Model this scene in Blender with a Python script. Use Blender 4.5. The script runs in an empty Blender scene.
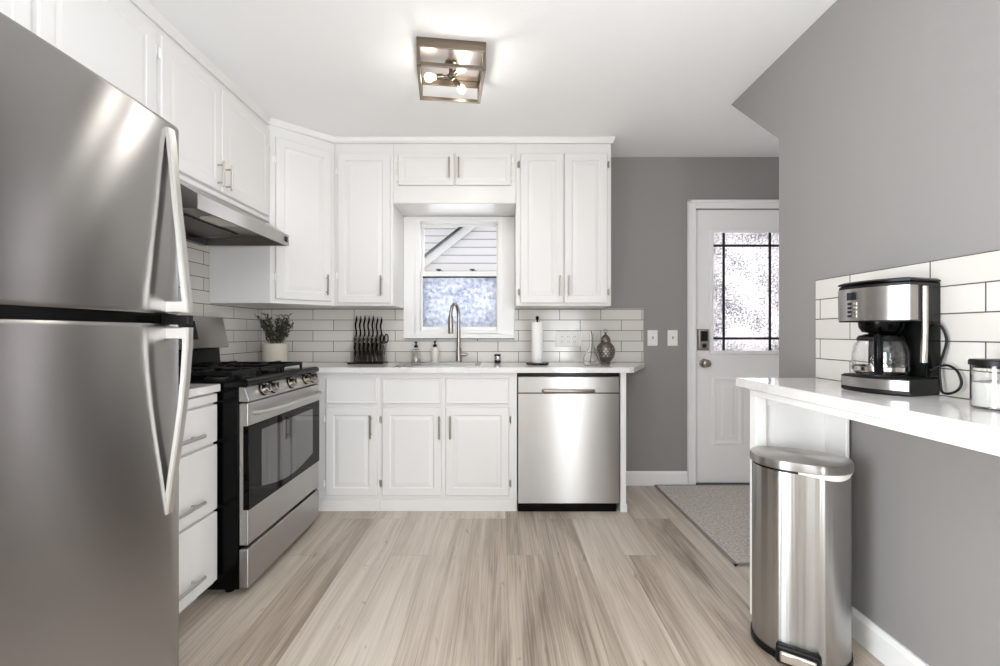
import bpy, bmesh, math, random
from mathutils import Matrix, Vector
C = bpy.context.scene.collection
S = bpy.context.scene
PI = math.pi
random.seed(7)

# ------------------------------------------------------------------ camera, light, exposure
cam_d = bpy.data.cameras.new('camera'); cam_d.sensor_width = 36; cam_d.lens = 16.2; cam_d.clip_start = 0.02
cam = bpy.data.objects.new('camera', cam_d); C.objects.link(cam)
cam.location = (0, 0, 1.135); cam.rotation_euler = (PI/2, 0, 0)
S.camera = cam
S.view_settings.view_transform = 'Standard'; S.view_settings.look = 'None'
S.view_settings.gamma = 1; S.view_settings.use_curve_mapping = False
S.view_settings.exposure = 1.5
S.cycles.use_denoising = True
S.cycles.max_bounces = 10; S.cycles.diffuse_bounces = 6; S.cycles.glossy_bounces = 5; S.cycles.transmission_bounces = 8
S.cycles.sample_clamp_indirect = 6
w = bpy.data.worlds.new('world'); S.world = w; w.use_nodes = True
bg = w.node_tree.nodes['Background']; bg.inputs[0].default_value = (0.93, 0.96, 1.0, 1); bg.inputs[1].default_value = 0.45

def area(name, loc, rot, sx, sy, power, col=(1, 1, 1)):
    d = bpy.data.lights.new(name, 'AREA'); d.shape = 'RECTANGLE'; d.size = sx; d.size_y = sy; d.energy = power; d.color = col
    o = bpy.data.objects.new(name, d); C.objects.link(o); o.location = loc; o.rotation_euler = rot
    return o
# fill lamps added at assumed openings behind the camera; tall one follows dishwasher streak
UP = math.radians(17)          # tilted up to brighten the ceiling
for nm, loc, yaw, sx, pw in (('fill_middle_opening', (-0.55, -2.55, 1.15), 0, 1.6, 7), ('daylight_tall_opening', (1.18, -2.55, 1.15), 0, 0.28, 6),
                             ('fill_right_opening', (1.31, -1.6, 1.0), PI/2, 1.3, 50), ('fill_left_opening', (-1.77, -0.35, 1.0), -PI/2, 1.1, 39)):
    area(nm, loc, (PI/2+UP, 0, yaw), sx, 1.8, pw, (0.90, 0.955, 1.0))
area('daylight_kitchen_window', (-0.30, 3.50, 1.55), (-PI/2, 0, 0), 0.5, 0.7, 1.5, (0.93, 0.96, 1.0))
area('daylight_door_glass', (1.86, 3.46, 1.45), (-PI/2, 0, 0), 0.5, 0.85, 2.5, (0.97, 0.98, 1.0))

# ------------------------------------------------------------------ helpers
W = {}                                   # world matrix of every Empty / part
def X(px, Y): return (px-500)*Y/450      # metric position of a point seen at a known distance Y
def Z(py, Y): return 1.135-(py-333)*Y/450

class B:
    """collects shapes; obj() links them as ONE mesh object"""
    def __init__(self, M=None): self.bm = bmesh.new(); self.M = M or Matrix.Identity(4)
    def v(self, p): return self.bm.verts.new(self.M @ Vector(p))
    def f(self, vs):
        try: return self.bm.faces.new(vs)
        except ValueError: return None
    def box(self, x0, x1, y0, y1, z0, z1):
        x0, x1 = min(x0, x1), max(x0, x1); y0, y1 = min(y0, y1), max(y0, y1); z0, z1 = min(z0, z1), max(z0, z1)
        c = [self.v(p) for p in ((x0,y0,z0),(x1,y0,z0),(x1,y1,z0),(x0,y1,z0),(x0,y0,z1),(x1,y0,z1),(x1,y1,z1),(x0,y1,z1))]
        for q in ((0,3,2,1),(4,5,6,7),(0,1,5,4),(1,2,6,5),(2,3,7,6),(3,0,4,7)): self.f([c[i] for i in q])
        return self
    def loft(self, rings, cap0=True, cap1=True, closed=False):
        R = [[self.v(p) for p in r] for r in rings]; n = len(R[0])
        seq = list(zip(R, R[1:])) + ([(R[-1], R[0])] if closed else [])
        for a, b in seq:
            for i in range(n):
                j = (i+1) % n
                self.f([a[i], a[j], b[j], b[i]])
        if not closed:
            if cap0: self.f(R[0][::-1])
            if cap1: self.f(R[-1])
        return self
    def prism(self, poly, z0, z1):           # plan polygon (x,y) CCW extruded in z
        return self.loft([[(x, y, z0) for x, y in poly], [(x, y, z1) for x, y in poly]])
    def prof_y(self, poly, y0, y1):          # (x,z) profile extruded along y
        return self.loft([[(x, y0, z) for x, z in poly], [(x, y1, z) for x, z in poly]])
    def prof_x(self, poly, x0, x1):          # (y,z) profile extruded along x
        return self.loft([[(x0, y, z) for y, z in poly], [(x1, y, z) for y, z in poly]])
    def lathe(self, prof, c=(0,0,0), n=32, axis='z', cap=True):
        rings = []
        for r, h in prof:
            ring = []
            for i in range(n):
                a = 2*PI*i/n
                p = (r*math.cos(a), r*math.sin(a), h) if axis == 'z' else ((h, r*math.cos(a), r*math.sin(a)) if axis == 'x' else (r*math.sin(a), h, r*math.cos(a)))
                ring.append((p[0]+c[0], p[1]+c[1], p[2]+c[2]))
            rings.append(ring)
        return self.loft(rings, cap, cap)
    def tube(self, pts, r, n=10, flat=None):
        pts = [Vector(p) for p in pts]; rings = []
        rr = r if isinstance(r, (list, tuple)) else [r]*len(pts)
        up = None
        for i, p in enumerate(pts):
            t = (pts[min(i+1, len(pts)-1)]-pts[max(i-1, 0)]).normalized()
            if up is None:
                up = Vector((0,0,1)) if abs(t.z) < 0.9 else Vector((0,1,0))
            s = t.cross(up)
            if s.length < 1e-5: s = t.cross(Vector((1,0,0)))
            s.normalize(); up = s.cross(t).normalized()
            rings.append([tuple(p+rr[i]*(math.cos(2*PI*k/n)*s+math.sin(2*PI*k/n)*up)) for k in range(n)])
        return self.loft(rings)
    def cyl(self, a, b, r, n=16): return self.tube([a, b], r, n)
    def panel(self, x0, x1, z0, z1, yf, yb, rings):   # board facing -y: rings = (inset, depth behind the face)
        R = [[(x0,yb,z0),(x1,yb,z0),(x1,yb,z1),(x0,yb,z1)]]
        for i, d in rings:
            R.append([(x0+i,yf+d,z0+i),(x1-i,yf+d,z0+i),(x1-i,yf+d,z1-i),(x0+i,yf+d,z1-i)])
        return self.loft(R)
    def obj(self, name, mat, parent=None, smooth=False, bevel=0, seg=2):
        bm = self.bm
        bmesh.ops.remove_doubles(bm, verts=bm.verts, dist=1e-6)
        bmesh.ops.recalc_face_normals(bm, faces=bm.faces)
        me = bpy.data.meshes.new(name); 
        if parent is not None:
            m = W[parent].copy()
        else:
            lo = Vector([min(v.co[k] for v in bm.verts) for k in range(3)]); hi = Vector([max(v.co[k] for v in bm.verts) for k in range(3)])
            m = Matrix.Translation(((lo.x+hi.x)/2, (lo.y+hi.y)/2, lo.z))
        bm.transform(m.inverted())
        bm.to_mesh(me); bm.free()
        o = bpy.data.objects.new(name, me); C.objects.link(o)
        if parent is not None: o.parent = parent
        else: o.matrix_world = m
        W[o] = m
        me.materials.append(mat)
        if smooth:
            for p in me.polygons: p.use_smooth = True
            me.update()
            try: me.set_sharp_from_angle(angle=math.radians(35))
            except Exception: pass
        if bevel:
            b = o.modifiers.new('bevel', 'BEVEL'); b.width = bevel; b.segments = seg; b.limit_method = 'ANGLE'; b.angle_limit = math.radians(40)
            b.harden_normals = False
            for p in me.polygons: p.use_smooth = True
            try: me.set_sharp_from_angle(angle=math.radians(35))
            except Exception: pass
        return o

def thing(name, label, cat, loc=(0,0,0), rz=0, group=None):
    o = bpy.data.objects.new(name, None); C.objects.link(o); o.empty_display_size = 0.1
    o.location = loc; o.rotation_euler = (0, 0, rz)
    W[o] = Matrix.Translation(loc) @ Matrix.Rotation(rz, 4, 'Z')
    tag(o, label, cat, group); return o
def tag(o, label, cat, group=None):
    o['label'] = label; o['category'] = cat
    if group: o['group'] = group
    return o
def struct(o, label=None, cat=None):
    o['kind'] = 'structure'
    if label: o['label'] = label
    if cat: o['category'] = cat
    return o
def face(origin, u, n):                   # frame of a front: local x = to the right, local -y = outwards, z up
    u = Vector(u).normalized(); n = Vector(n).normalized()
    m = Matrix(((u.x, -n.x, 0, origin[0]), (u.y, -n.y, 0, origin[1]), (0, 0, 1, origin[2]), (0, 0, 0, 1)))
    return m

# ------------------------------------------------------------------ materials
def srgb(r, g, b):
    f = lambda c: (c/255/12.92) if c/255 <= 0.04045 else ((c/255+0.055)/1.055)**2.4
    return (f(r), f(g), f(b), 1)
def new_mat(name):
    m = bpy.data.materials.new(name); m.use_nodes = True
    nt = m.node_tree; p = nt.nodes['Principled BSDF']
    return m, nt, p
def simple(name, col, rough=0.4, metal=0, bump=0, bscale=60, var=0, coat=0, spec=None):
    m, nt, p = new_mat(name)
    p.inputs['Base Color'].default_value = col; p.inputs['Roughness'].default_value = rough; p.inputs['Metallic'].default_value = metal
    if coat: p.inputs['Coat Weight'].default_value = coat; p.inputs['Coat Roughness'].default_value = 0.05
    if spec is not None: p.inputs['Specular IOR Level'].default_value = spec
    tc = nt.nodes.new('ShaderNodeTexCoord')
    n = nt.nodes.new('ShaderNodeTexNoise'); n.inputs['Scale'].default_value = bscale; n.inputs['Detail'].default_value = 4
    nt.links.new(tc.outputs['Object'], n.inputs['Vector'])
    if var:
        mx = nt.nodes.new('ShaderNodeMix'); mx.data_type = 'RGBA'
        mx.inputs[6].default_value = tuple(c*(1-var) for c in col[:3])+(1,); mx.inputs[7].default_value = tuple(min(1, c*(1+var)) for c in col[:3])+(1,)
        nt.links.new(n.outputs['Fac'], mx.inputs[0]); nt.links.new(mx.outputs[2], p.inputs['Base Color'])
    if bump:
        b = nt.nodes.new('ShaderNodeBump'); b.inputs['Strength'].default_value = bump; b.inputs['Distance'].default_value = 0.002
        nt.links.new(n.outputs['Fac'], b.inputs['Height']); nt.links.new(b.outputs['Normal'], p.inputs['Normal'])
    return m
def steel(name, col, rough, aniso=0.6, vertical=True, brush=0.03, streak=0):
    m, nt, p = new_mat(name)
    p.inputs['Base Color'].default_value = col; p.inputs['Metallic'].default_value = 1; p.inputs['Roughness'].default_value = rough
    p.inputs['Anisotropic'].default_value = aniso; p.inputs['Anisotropic Rotation'].default_value = 0.25 if vertical else 0.0
    t = nt.nodes.new('ShaderNodeTangent'); t.direction_type = 'RADIAL'; t.axis = 'Z'
    nt.links.new(t.outputs[0], p.inputs['Tangent'])
    tc = nt.nodes.new('ShaderNodeTexCoord'); mp = nt.nodes.new('ShaderNodeMapping')
    mp.inputs['Scale'].default_value = (4, 4, 260) if vertical else (260, 260, 4)
    n = nt.nodes.new('ShaderNodeTexNoise'); n.inputs['Scale'].default_value = 1.0; n.inputs['Detail'].default_value = 3
    nt.links.new(tc.outputs['Object'], mp.inputs[0]); nt.links.new(mp.outputs[0], n.inputs['Vector'])
    mr = nt.nodes.new('ShaderNodeMapRange'); mr.inputs[3].default_value = rough-brush; mr.inputs[4].default_value = rough+brush
    nt.links.new(n.outputs['Fac'], mr.inputs[0]); nt.links.new(mr.outputs[0], p.inputs['Roughness'])
    if streak:          # faint waviness of rolled sheet, running up and down
        m2 = nt.nodes.new('ShaderNodeMapping'); m2.inputs['Scale'].default_value = (38, 38, 0.4)
        n2 = nt.nodes.new('ShaderNodeTexNoise'); n2.inputs['Scale'].default_value = 1; n2.inputs['Detail'].default_value = 2
        b = nt.nodes.new('ShaderNodeBump'); b.inputs['Strength'].default_value = streak; b.inputs['Distance'].default_value = 0.004
        nt.links.new(tc.outputs['Object'], m2.inputs[0]); nt.links.new(m2.outputs[0], n2.inputs['Vector']); nt.links.new(n2.outputs['Fac'], b.inputs['Height']); nt.links.new(b.outputs[0], p.inputs['Normal'])
    return m
def pos_uv(nt, a, b, oa=0, ob=0):
    g = nt.nodes.new('ShaderNodeNewGeometry'); s = nt.nodes.new('ShaderNodeSeparateXYZ'); c = nt.nodes.new('ShaderNodeCombineXYZ')
    nt.links.new(g.outputs['Position'], s.inputs[0])
    for k, (ax, off) in enumerate(((a, oa), (b, ob))):
        ad = nt.nodes.new('ShaderNodeMath'); ad.operation = 'SUBTRACT'; ad.inputs[1].default_value = off
        nt.links.new(s.outputs['XYZ'.index(ax)], ad.inputs[0]); nt.links.new(ad.outputs[0], c.inputs[k])
    return c
def tile_mat(name, a, oa, oz, row, length, mortar=0.0021):
    m, nt, p = new_mat(name)
    c = pos_uv(nt, a, 'Z', oa, oz)
    br = nt.nodes.new('ShaderNodeTexBrick'); br.offset = 0.5; br.offset_frequency = 2
    br.inputs['Scale'].default_value = 1; br.inputs['Brick Width'].default_value = length; br.inputs['Row Height'].default_value = row
    br.inputs['Mortar Size'].default_value = mortar; br.inputs['Mortar Smooth'].default_value = 0.15; br.inputs['Bias'].default_value = 0
    br.inputs['Color1'].default_value = srgb(219, 215, 208); br.inputs['Color2'].default_value = srgb(211, 206, 199); br.inputs['Mortar'].default_value = srgb(84, 80, 77)
    nt.links.new(c.outputs[0], br.inputs['Vector']); nt.links.new(br.outputs['Color'], p.inputs['Base Color'])
    mr = nt.nodes.new('ShaderNodeMapRange'); mr.inputs[3].default_value = 0.12; mr.inputs[4].default_value = 0.8
    nt.links.new(br.outputs['Fac'], mr.inputs[0]); nt.links.new(mr.outputs[0], p.inputs['Roughness'])
    b = nt.nodes.new('ShaderNodeBump'); b.invert = True; b.inputs['Strength'].default_value = 0.5; b.inputs['Distance'].default_value = 0.0015
    nt.links.new(br.outputs['Fac'], b.inputs['Height']); nt.links.new(b.outputs['Normal'], p.inputs['Normal'])
    return m
def floor_mat():
    m, nt, p = new_mat('oak_plank_floor')
    c = pos_uv(nt, 'Y', 'X', 0.31, 0.035)
    br = nt.nodes.new('ShaderNodeTexBrick'); br.offset = 0.37; br.offset_frequency = 3
    for k, vv in (('Scale', 1), ('Brick Width', 1.22), ('Row Height', 0.20), ('Mortar Size', 0.0009), ('Mortar Smooth', 0.3), ('Bias', 0)): br.inputs[k].default_value = vv
    br.inputs['Color1'].default_value = (0, 0, 0, 1); br.inputs['Color2'].default_value = (1, 1, 1, 1); br.inputs['Mortar'].default_value = (0.5, 0.5, 0.5, 1)
    nt.links.new(c.outputs[0], br.inputs['Vector'])
    # grain, shifted plank by plank
    sh = nt.nodes.new('ShaderNodeVectorMath'); sh.operation = 'MULTIPLY_ADD'; sh.inputs[1].default_value = (13.7, 7.3, 5.1)
    nt.links.new(br.outputs['Color'], sh.inputs[0]); nt.links.new(c.outputs[0], sh.inputs[2])
    def noise(sc, det, dist=0.0):
        mp = nt.nodes.new('ShaderNodeMapping'); mp.inputs['Scale'].default_value = sc
        n = nt.nodes.new('ShaderNodeTexNoise'); n.inputs['Scale'].default_value = 1; n.inputs['Detail'].default_value = det; n.inputs['Distortion'].default_value = dist
        n.inputs['Roughness'].default_value = 0.6
        nt.links.new(sh.outputs[0], mp.inputs[0]); nt.links.new(mp.outputs[0], n.inputs['Vector']); return n
    big = noise((0.7, 9.0, 1), 4, 0.9); fine = noise((2.4, 150, 1), 6, 0.5); knot = noise((4.2, 13, 1), 2, 1.5)
    cr = nt.nodes.new('ShaderNodeValToRGB')
    e = cr.color_ramp.elements; e[0].position = 0.30; e[0].color = srgb(126, 112, 99); e[1].position = 0.68; e[1].color = srgb(212, 201, 188)
    x = cr.color_ramp.elements.new(0.47); x.color = srgb(180, 166, 151)
    def math_(op, a, b_):
        q = nt.nodes.new('ShaderNodeMath'); q.operation = op
        for i, t in enumerate((a, b_)):
            if isinstance(t, (int, float)): q.inputs[i].default_value = t
            else: nt.links.new(t, q.inputs[i])
        return q.outputs[0]
    sepc = nt.nodes.new('ShaderNodeSeparateColor'); nt.links.new(br.outputs['Color'], sepc.inputs[0])
    t = math_('MULTIPLY', big.outputs['Fac'], 0.62)
    t = math_('ADD', t, math_('MULTIPLY', fine.outputs['Fac'], 0.42))
    t = math_('ADD', t, math_('MULTIPLY', sepc.outputs[0], 0.22))
    t = math_('SUBTRACT', t, 0.105)
    nt.links.new(t, cr.inputs[0])
    mr = nt.nodes.new('ShaderNodeMapRange'); mr.inputs[1].default_value = 0.66; mr.inputs[2].default_value = 0.76; mr.inputs[3].default_value = 0; mr.inputs[4].default_value = 0.55
    nt.links.new(knot.outputs['Fac'], mr.inputs[0])
    mx = nt.nodes.new('ShaderNodeMix'); mx.data_type = 'RGBA'; mx.inputs[7].default_value = srgb(120, 100, 84)
    nt.links.new(mr.outputs[0], mx.inputs[0]); nt.links.new(cr.outputs[0], mx.inputs[6])
    mx2 = nt.nodes.new('ShaderNodeMix'); mx2.data_type = 'RGBA'; mx2.inputs[7].default_value = srgb(120, 104, 92)
    nt.links.new(math_('MULTIPLY', br.outputs['Fac'], 0.7), mx2.inputs[0]); nt.links.new(mx.outputs[2], mx2.inputs[6])
    nt.links.new(mx2.outputs[2], p.inputs['Base Color'])
    p.inputs['Roughness'].default_value = 0.42
    b = nt.nodes.new('ShaderNodeBump'); b.inputs['Strength'].default_value = 0.12; b.inputs['Distance'].default_value = 0.001
    nt.links.new(fine.outputs['Fac'], b.inputs['Height']); nt.links.new(b.outputs['Normal'], p.inputs['Normal'])
    return m
def glass(name, col=(1,1,1,1), rough=0.0, ior=1.45):
    m, nt, p = new_mat(name)
    p.inputs['Base Color'].default_value = col; p.inputs['Roughness'].default_value = rough; p.inputs['Transmission Weight'].default_value = 1; p.inputs['IOR'].default_value = ior
    return m
def clear_pane(name):
    m, nt, p = new_mat(name); nt.nodes.remove(p)
    t = nt.nodes.new('ShaderNodeBsdfTransparent'); g = nt.nodes.new('ShaderNodeBsdfGlossy'); g.inputs['Roughness'].default_value = 0.02
    f = nt.nodes.new('ShaderNodeFresnel'); f.inputs[0].default_value = 1.4
    mx = nt.nodes.new('ShaderNodeMixShader'); nt.links.new(f.outputs[0], mx.inputs[0]); nt.links.new(t.outputs[0], mx.inputs[1]); nt.links.new(g.outputs[0], mx.inputs[2])
    nt.links.new(mx.outputs[0], nt.nodes['Material Output'].inputs[0]); return m
def frosted(name, ca, cb, scale, lo, hi, transp=0.0, strength=1.0):
    """obscure pebbled glass: scatters what is behind it, seeded with darker flecks"""
    m, nt, p = new_mat(name)
    c = pos_uv(nt, 'X', 'Z')
    v = nt.nodes.new('ShaderNodeTexVoronoi'); v.inputs['Scale'].default_value = scale
    n = nt.nodes.new('ShaderNodeTexNoise'); n.inputs['Scale'].default_value = scale*0.9; n.inputs['Detail'].default_value = 5; n.inputs['Roughness'].default_value = 0.7
    nb = nt.nodes.new('ShaderNodeTexNoise'); nb.inputs['Scale'].default_value = 5; nb.inputs['Detail'].default_value = 3
    for q in (v, n, nb): nt.links.new(c.outputs[0], q.inputs['Vector'])
    ad = nt.nodes.new('ShaderNodeMath'); ad.operation = 'MULTIPLY_ADD'; ad.inputs[1].default_value = 0.35
    nt.links.new(nb.outputs['Fac'], ad.inputs[0]); nt.links.new(n.outputs['Fac'], ad.inputs[2])
    mr = nt.nodes.new('ShaderNodeMapRange'); mr.inputs[1].default_value = lo; mr.inputs[2].default_value = hi
    nt.links.new(ad.outputs[0], mr.inputs[0])
    mx = nt.nodes.new('ShaderNodeMix'); mx.data_type = 'RGBA'; mx.inputs[6].default_value = ca; mx.inputs[7].default_value = cb
    nt.links.new(mr.outputs[0], mx.inputs[0]); 
    b = nt.nodes.new('ShaderNodeBump'); b.inputs['Strength'].default_value = 0.6; b.inputs['Distance'].default_value = 0.003
    nt.links.new(n.outputs['Fac'], b.inputs['Height']); 
    tr = nt.nodes.new('ShaderNodeBsdfTranslucent'); nt.links.new(mx.outputs[2], tr.inputs[0]); nt.links.new(b.outputs[0], tr.inputs['Normal'])
    tp = nt.nodes.new('ShaderNodeBsdfTransparent'); nt.links.new(mx.outputs[2], tp.inputs[0])
    gl = nt.nodes.new('ShaderNodeBsdfGlossy'); gl.inputs['Roughness'].default_value = 0.15; nt.links.new(b.outputs[0], gl.inputs['Normal'])
    m1 = nt.nodes.new('ShaderNodeMixShader'); m1.inputs[0].default_value = transp
    nt.links.new(tr.outputs[0], m1.inputs[1]); nt.links.new(tp.outputs[0], m1.inputs[2])
    m2 = nt.nodes.new('ShaderNodeMixShader'); m2.inputs[0].default_value = 0.04
    nt.links.new(m1.outputs[0], m2.inputs[1]); nt.links.new(gl.outputs[0], m2.inputs[2])
    nt.links.new(m2.outputs[0], nt.nodes['Material Output'].inputs[0]); nt.nodes.remove(p)
    return m
def emit(name, col, s):
    m, nt, p = new_mat(name)
    p.inputs['Base Color'].default_value = col; p.inputs['Emission Color'].default_value = col; p.inputs['Emission Strength'].default_value = s
    return m
def quartz():
    m, nt, p = new_mat('white_quartz')
    tc = nt.nodes.new('ShaderNodeNewGeometry')
    n = nt.nodes.new('ShaderNodeTexNoise'); n.inputs['Scale'].default_value = 2.6; n.inputs['Detail'].default_value = 7; n.inputs['Distortion'].default_value = 1.4
    nt.links.new(tc.outputs['Position'], n.inputs['Vector'])
    cr = nt.nodes.new('ShaderNodeValToRGB'); e = cr.color_ramp.elements
    e[0].position = 0.47; e[0].color = srgb(222, 220, 218); e[1].position = 0.53; e[1].color = srgb(222, 220, 218)
    x = e.new(0.50); x.color = srgb(214, 212, 209)
    nt.links.new(n.outputs['Fac'], cr.inputs[0]); nt.links.new(cr.outputs[0], p.inputs['Base Color'])
    p.inputs['Roughness'].default_value = 0.1
    return m
def siding():
    m, nt, p = new_mat('clapboard_siding')
    c = pos_uv(nt, 'X', 'Z')
    s = nt.nodes.new('ShaderNodeSeparateXYZ'); nt.links.new(c.outputs[0], s.inputs[0])
    d = nt.nodes.new('ShaderNodeMath'); d.operation = 'DIVIDE'; d.inputs[1].default_value = 0.11
    fr = nt.nodes.new('ShaderNodeMath'); fr.operation = 'FRACT'
    nt.links.new(s.outputs[1], d.inputs[0]); nt.links.new(d.outputs[0], fr.inputs[0])
    cr = nt.nodes.new('ShaderNodeValToRGB'); e = cr.color_ramp.elements
    e[0].position = 0.05; e[0].color = srgb(150, 146, 150); e[1].position = 0.16; e[1].color = srgb(244, 240, 240)
    nt.links.new(fr.outputs[0], cr.inputs[0]); nt.links.new(cr.outputs[0], p.inputs['Base Color'])
    p.inputs['Roughness'].default_value = 0.7
    b = nt.nodes.new('ShaderNodeBump'); b.inputs['Distance'].default_value = 0.015; b.invert = True
    nt.links.new(fr.outputs[0], b.inputs['Height']); nt.links.new(b.outputs[0], p.inputs['Normal'])
    return m

M = {}
M['white'] = simple('white_cabinet_paint', srgb(228, 226, 224), 0.32, bump=0.03, bscale=40)
M['trim'] = simple('white_trim_paint', srgb(244, 243, 241), 0.35, bump=0.02)
M['ceil'] = simple('white_ceiling_paint', srgb(249, 249, 249), 0.8, bump=0.35, bscale=55)
M['grey'] = simple('grey_wall_paint', srgb(146, 143, 141), 0.6, bump=0.12, bscale=130)
M['floor'] = floor_mat()
M['tile_back'] = tile_mat('subway_tile_back', 'X', 0.597, 0.918, 0.0785, 0.306)
M['tile_left'] = tile_mat('subway_tile_left', 'Y', 0.10, 0.918, 0.0785, 0.306)
M['tile_bar'] = tile_mat('subway_tile_bar', 'Y', 1.222, 0.948, 0.0813, 0.316)
M['quartz'] = quartz()
M['fridge'] = steel('brushed_steel_fridge', srgb(166, 164, 163), 0.26, 1.0, brush=0.01)
M['steel'] = steel('brushed_steel', srgb(176, 173, 170), 0.30, 1.0, brush=0.012)
M['steelv'] = steel('brushed_steel_can', srgb(176, 175, 173), 0.24, 1.0, brush=0.01, streak=0.55)
M['bright'] = simple('polished_steel', srgb(215, 210, 205), 0.15, 1)
M['nickel'] = simple('satin_nickel', srgb(176, 168, 160), 0.3, 1)
M['handle'] = simple('silver_handle', srgb(190, 187, 182), 0.40, 0.8)
M['bronze'] = simple('antique_nickel', srgb(128, 117, 104), 0.3, 1)
M['black'] = simple('black_enamel', srgb(4, 4, 4), 0.2, spec=0.12)
M['blackm'] = simple('black_plastic', srgb(9, 9, 9), 0.42, spec=0.3)
M['iron'] = simple('cast_iron', srgb(12, 12, 13), 0.5, spec=0.3, bump=0.2, bscale=200)
M['dark'] = simple('dark_grey_metal', srgb(40, 39, 38), 0.4, 0.5)
M['bglass'] = simple('black_oven_glass', srgb(4, 4, 4), 0.05, spec=0.1)
M['owin'] = simple('oven_window_glass', srgb(14, 13, 12), 0.03, coat=0.9, spec=0.5)
M['glass'] = glass('clear_glass')
M['pane'] = clear_pane('window_pane'); M['smoke'] = clear_pane('smoky_acrylic'); M['smoke'].node_tree.nodes['Transparent BSDF'].inputs[0].default_value = (0.86, 0.85, 0.84, 1)
M['frost_door'] = frosted('pebbled_door_glass', srgb(128, 128, 133), srgb(222, 219, 220), 80, 0.55, 0.70, 0.75)
M['frost_win'] = frosted('frosted_window_glass', srgb(152, 156, 168), srgb(218, 220, 225), 40, 0.50, 0.88, 0.45)
M['siding'] = siding()
M['rug'] = simple('grey_rug_pile', srgb(196, 189, 182), 0.95, bump=1.0, bscale=75, var=0.75)
M['rugedge'] = simple('dark_rug_binding', srgb(140, 133, 128), 0.9, bump=0.4, bscale=300)
M['ceramic'] = simple('cream_ceramic', srgb(214, 206, 192), 0.5, bump=0.15, bscale=60, var=0.06)
M['green'] = simple('dusty_green_leaf', srgb(70, 76, 58), 0.7, var=0.3, bscale=30)
M['soil'] = simple('dark_soil', srgb(60, 52, 44), 0.9, bump=0.6, bscale=120)
M['paper'] = simple('white_paper_towel', srgb(240, 238, 234), 0.9, bump=0.3, bscale=150)
M['lantern'] = simple('grey_lantern_metal', srgb(112, 105, 98), 0.4, 0.7, var=0.2)
M['plate'] = simple('white_plastic_plate', srgb(238, 236, 232), 0.35)
M['cream'] = simple('pale_soap', srgb(222, 218, 208), 0.4)
M['sugar'] = simple('white_sugar', srgb(240, 238, 232), 0.9, bump=0.3, bscale=300)
M['bag'] = simple('white_bin_liner', srgb(238, 236, 232), 0.5)
M['bulb'] = emit('lit_bulb', (1.0, 0.96, 0.90, 1), 0.9)
M['lead'] = simple('black_came', srgb(30, 32, 38), 0.4)
M['ground'] = simple('pale_concrete', srgb(190, 186, 180), 0.9, bump=0.3, bscale=20, var=0.08)
M['mesh'] = simple('grease_filter_mesh', srgb(96, 92, 88), 0.35, 0.9, bump=0.8, bscale=300)
M['knob_face'] = simple('dial_steel', srgb(196, 186, 176), 0.25, 1)
M['screen'] = simple('dark_screen', srgb(12, 13, 15), 0.1)
M['twig'] = simple('brown_twig', srgb(104, 92, 78), 0.8)

# ------------------------------------------------------------------ room
CE = 2.449; YB = 3.36; XL = -1.79; XR = 1.33; YR = -2.6; XH = 2.55
def wall_with_holes(name, x0, x1, z0, z1, y0, y1, holes, mat):
    """wall in a y slab, cut into blocks around rectangular openings"""
    b = B(); xs = sorted({x0, x1, *[h[0] for h in holes], *[h[1] for h in holes]}); zs = sorted({z0, z1, *[h[2] for h in holes], *[h[3] for h in holes]})
    for a, c in zip(xs, xs[1:]):
        for d, e in zip(zs, zs[1:]):
            if not any(h[0] <= a and c <= h[1] and h[2] <= d and e <= h[3] for h in holes): b.box(a, c, y0, y1, d, e)
    bm = b.bm
    bmesh.ops.remove_doubles(bm, verts=bm.verts, dist=1e-5)
    seen = {}
    for f in bm.faces: seen.setdefault(tuple(sorted(v.index for v in f.verts)) if False else tuple(sorted(id(v) for v in f.verts)), []).append(f)
    bmesh.ops.delete(bm, geom=[f for g in seen.values() if len(g) > 1 for f in g], context='FACES_ONLY')
    return struct(b.obj(name, mat))
struct(B().box(XL-0.1, XH+0.1, YR-0.1, YB+0.14, -0.1, 0).obj('floor', M['floor']))
struct(B().box(XL-0.1, XH+0.1, YR-0.1, YB+0.14, CE, CE+0.1).obj('ceiling', M['ceil']))
WX0, WX1, WZ0, WZ1 = -0.63, 0.02, 1.13, 1.985           # kitchen window opening
DX0, DX1, DZ1 = 1.456, 2.256, 2.062                        # door slab
wall_with_holes('wall_back', XL-0.1, XH+0.1, 0, CE, YB, YB+0.14, [(WX0, WX1, WZ0, WZ1), (DX0, DX1, 0, DZ1)], M['grey'])
SY0_, SY1_, SZ0_, SZ1_ = -2.3, -0.9, 0.15, 2.15      # side openings added for fill light, unseen behind the camera
LY0_, LY1_ = -0.95, 0.25
struct(B().box(XL-0.1, XL, LY1_, YB, 0, CE).box(XL-0.1, XL, YR, LY0_, 0, CE).box(XL-0.1, XL, LY0_, LY1_, 0, SZ0_).box(XL-0.1, XL, LY0_, LY1_, SZ1_, CE).obj('wall_left', M['grey']))
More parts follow.
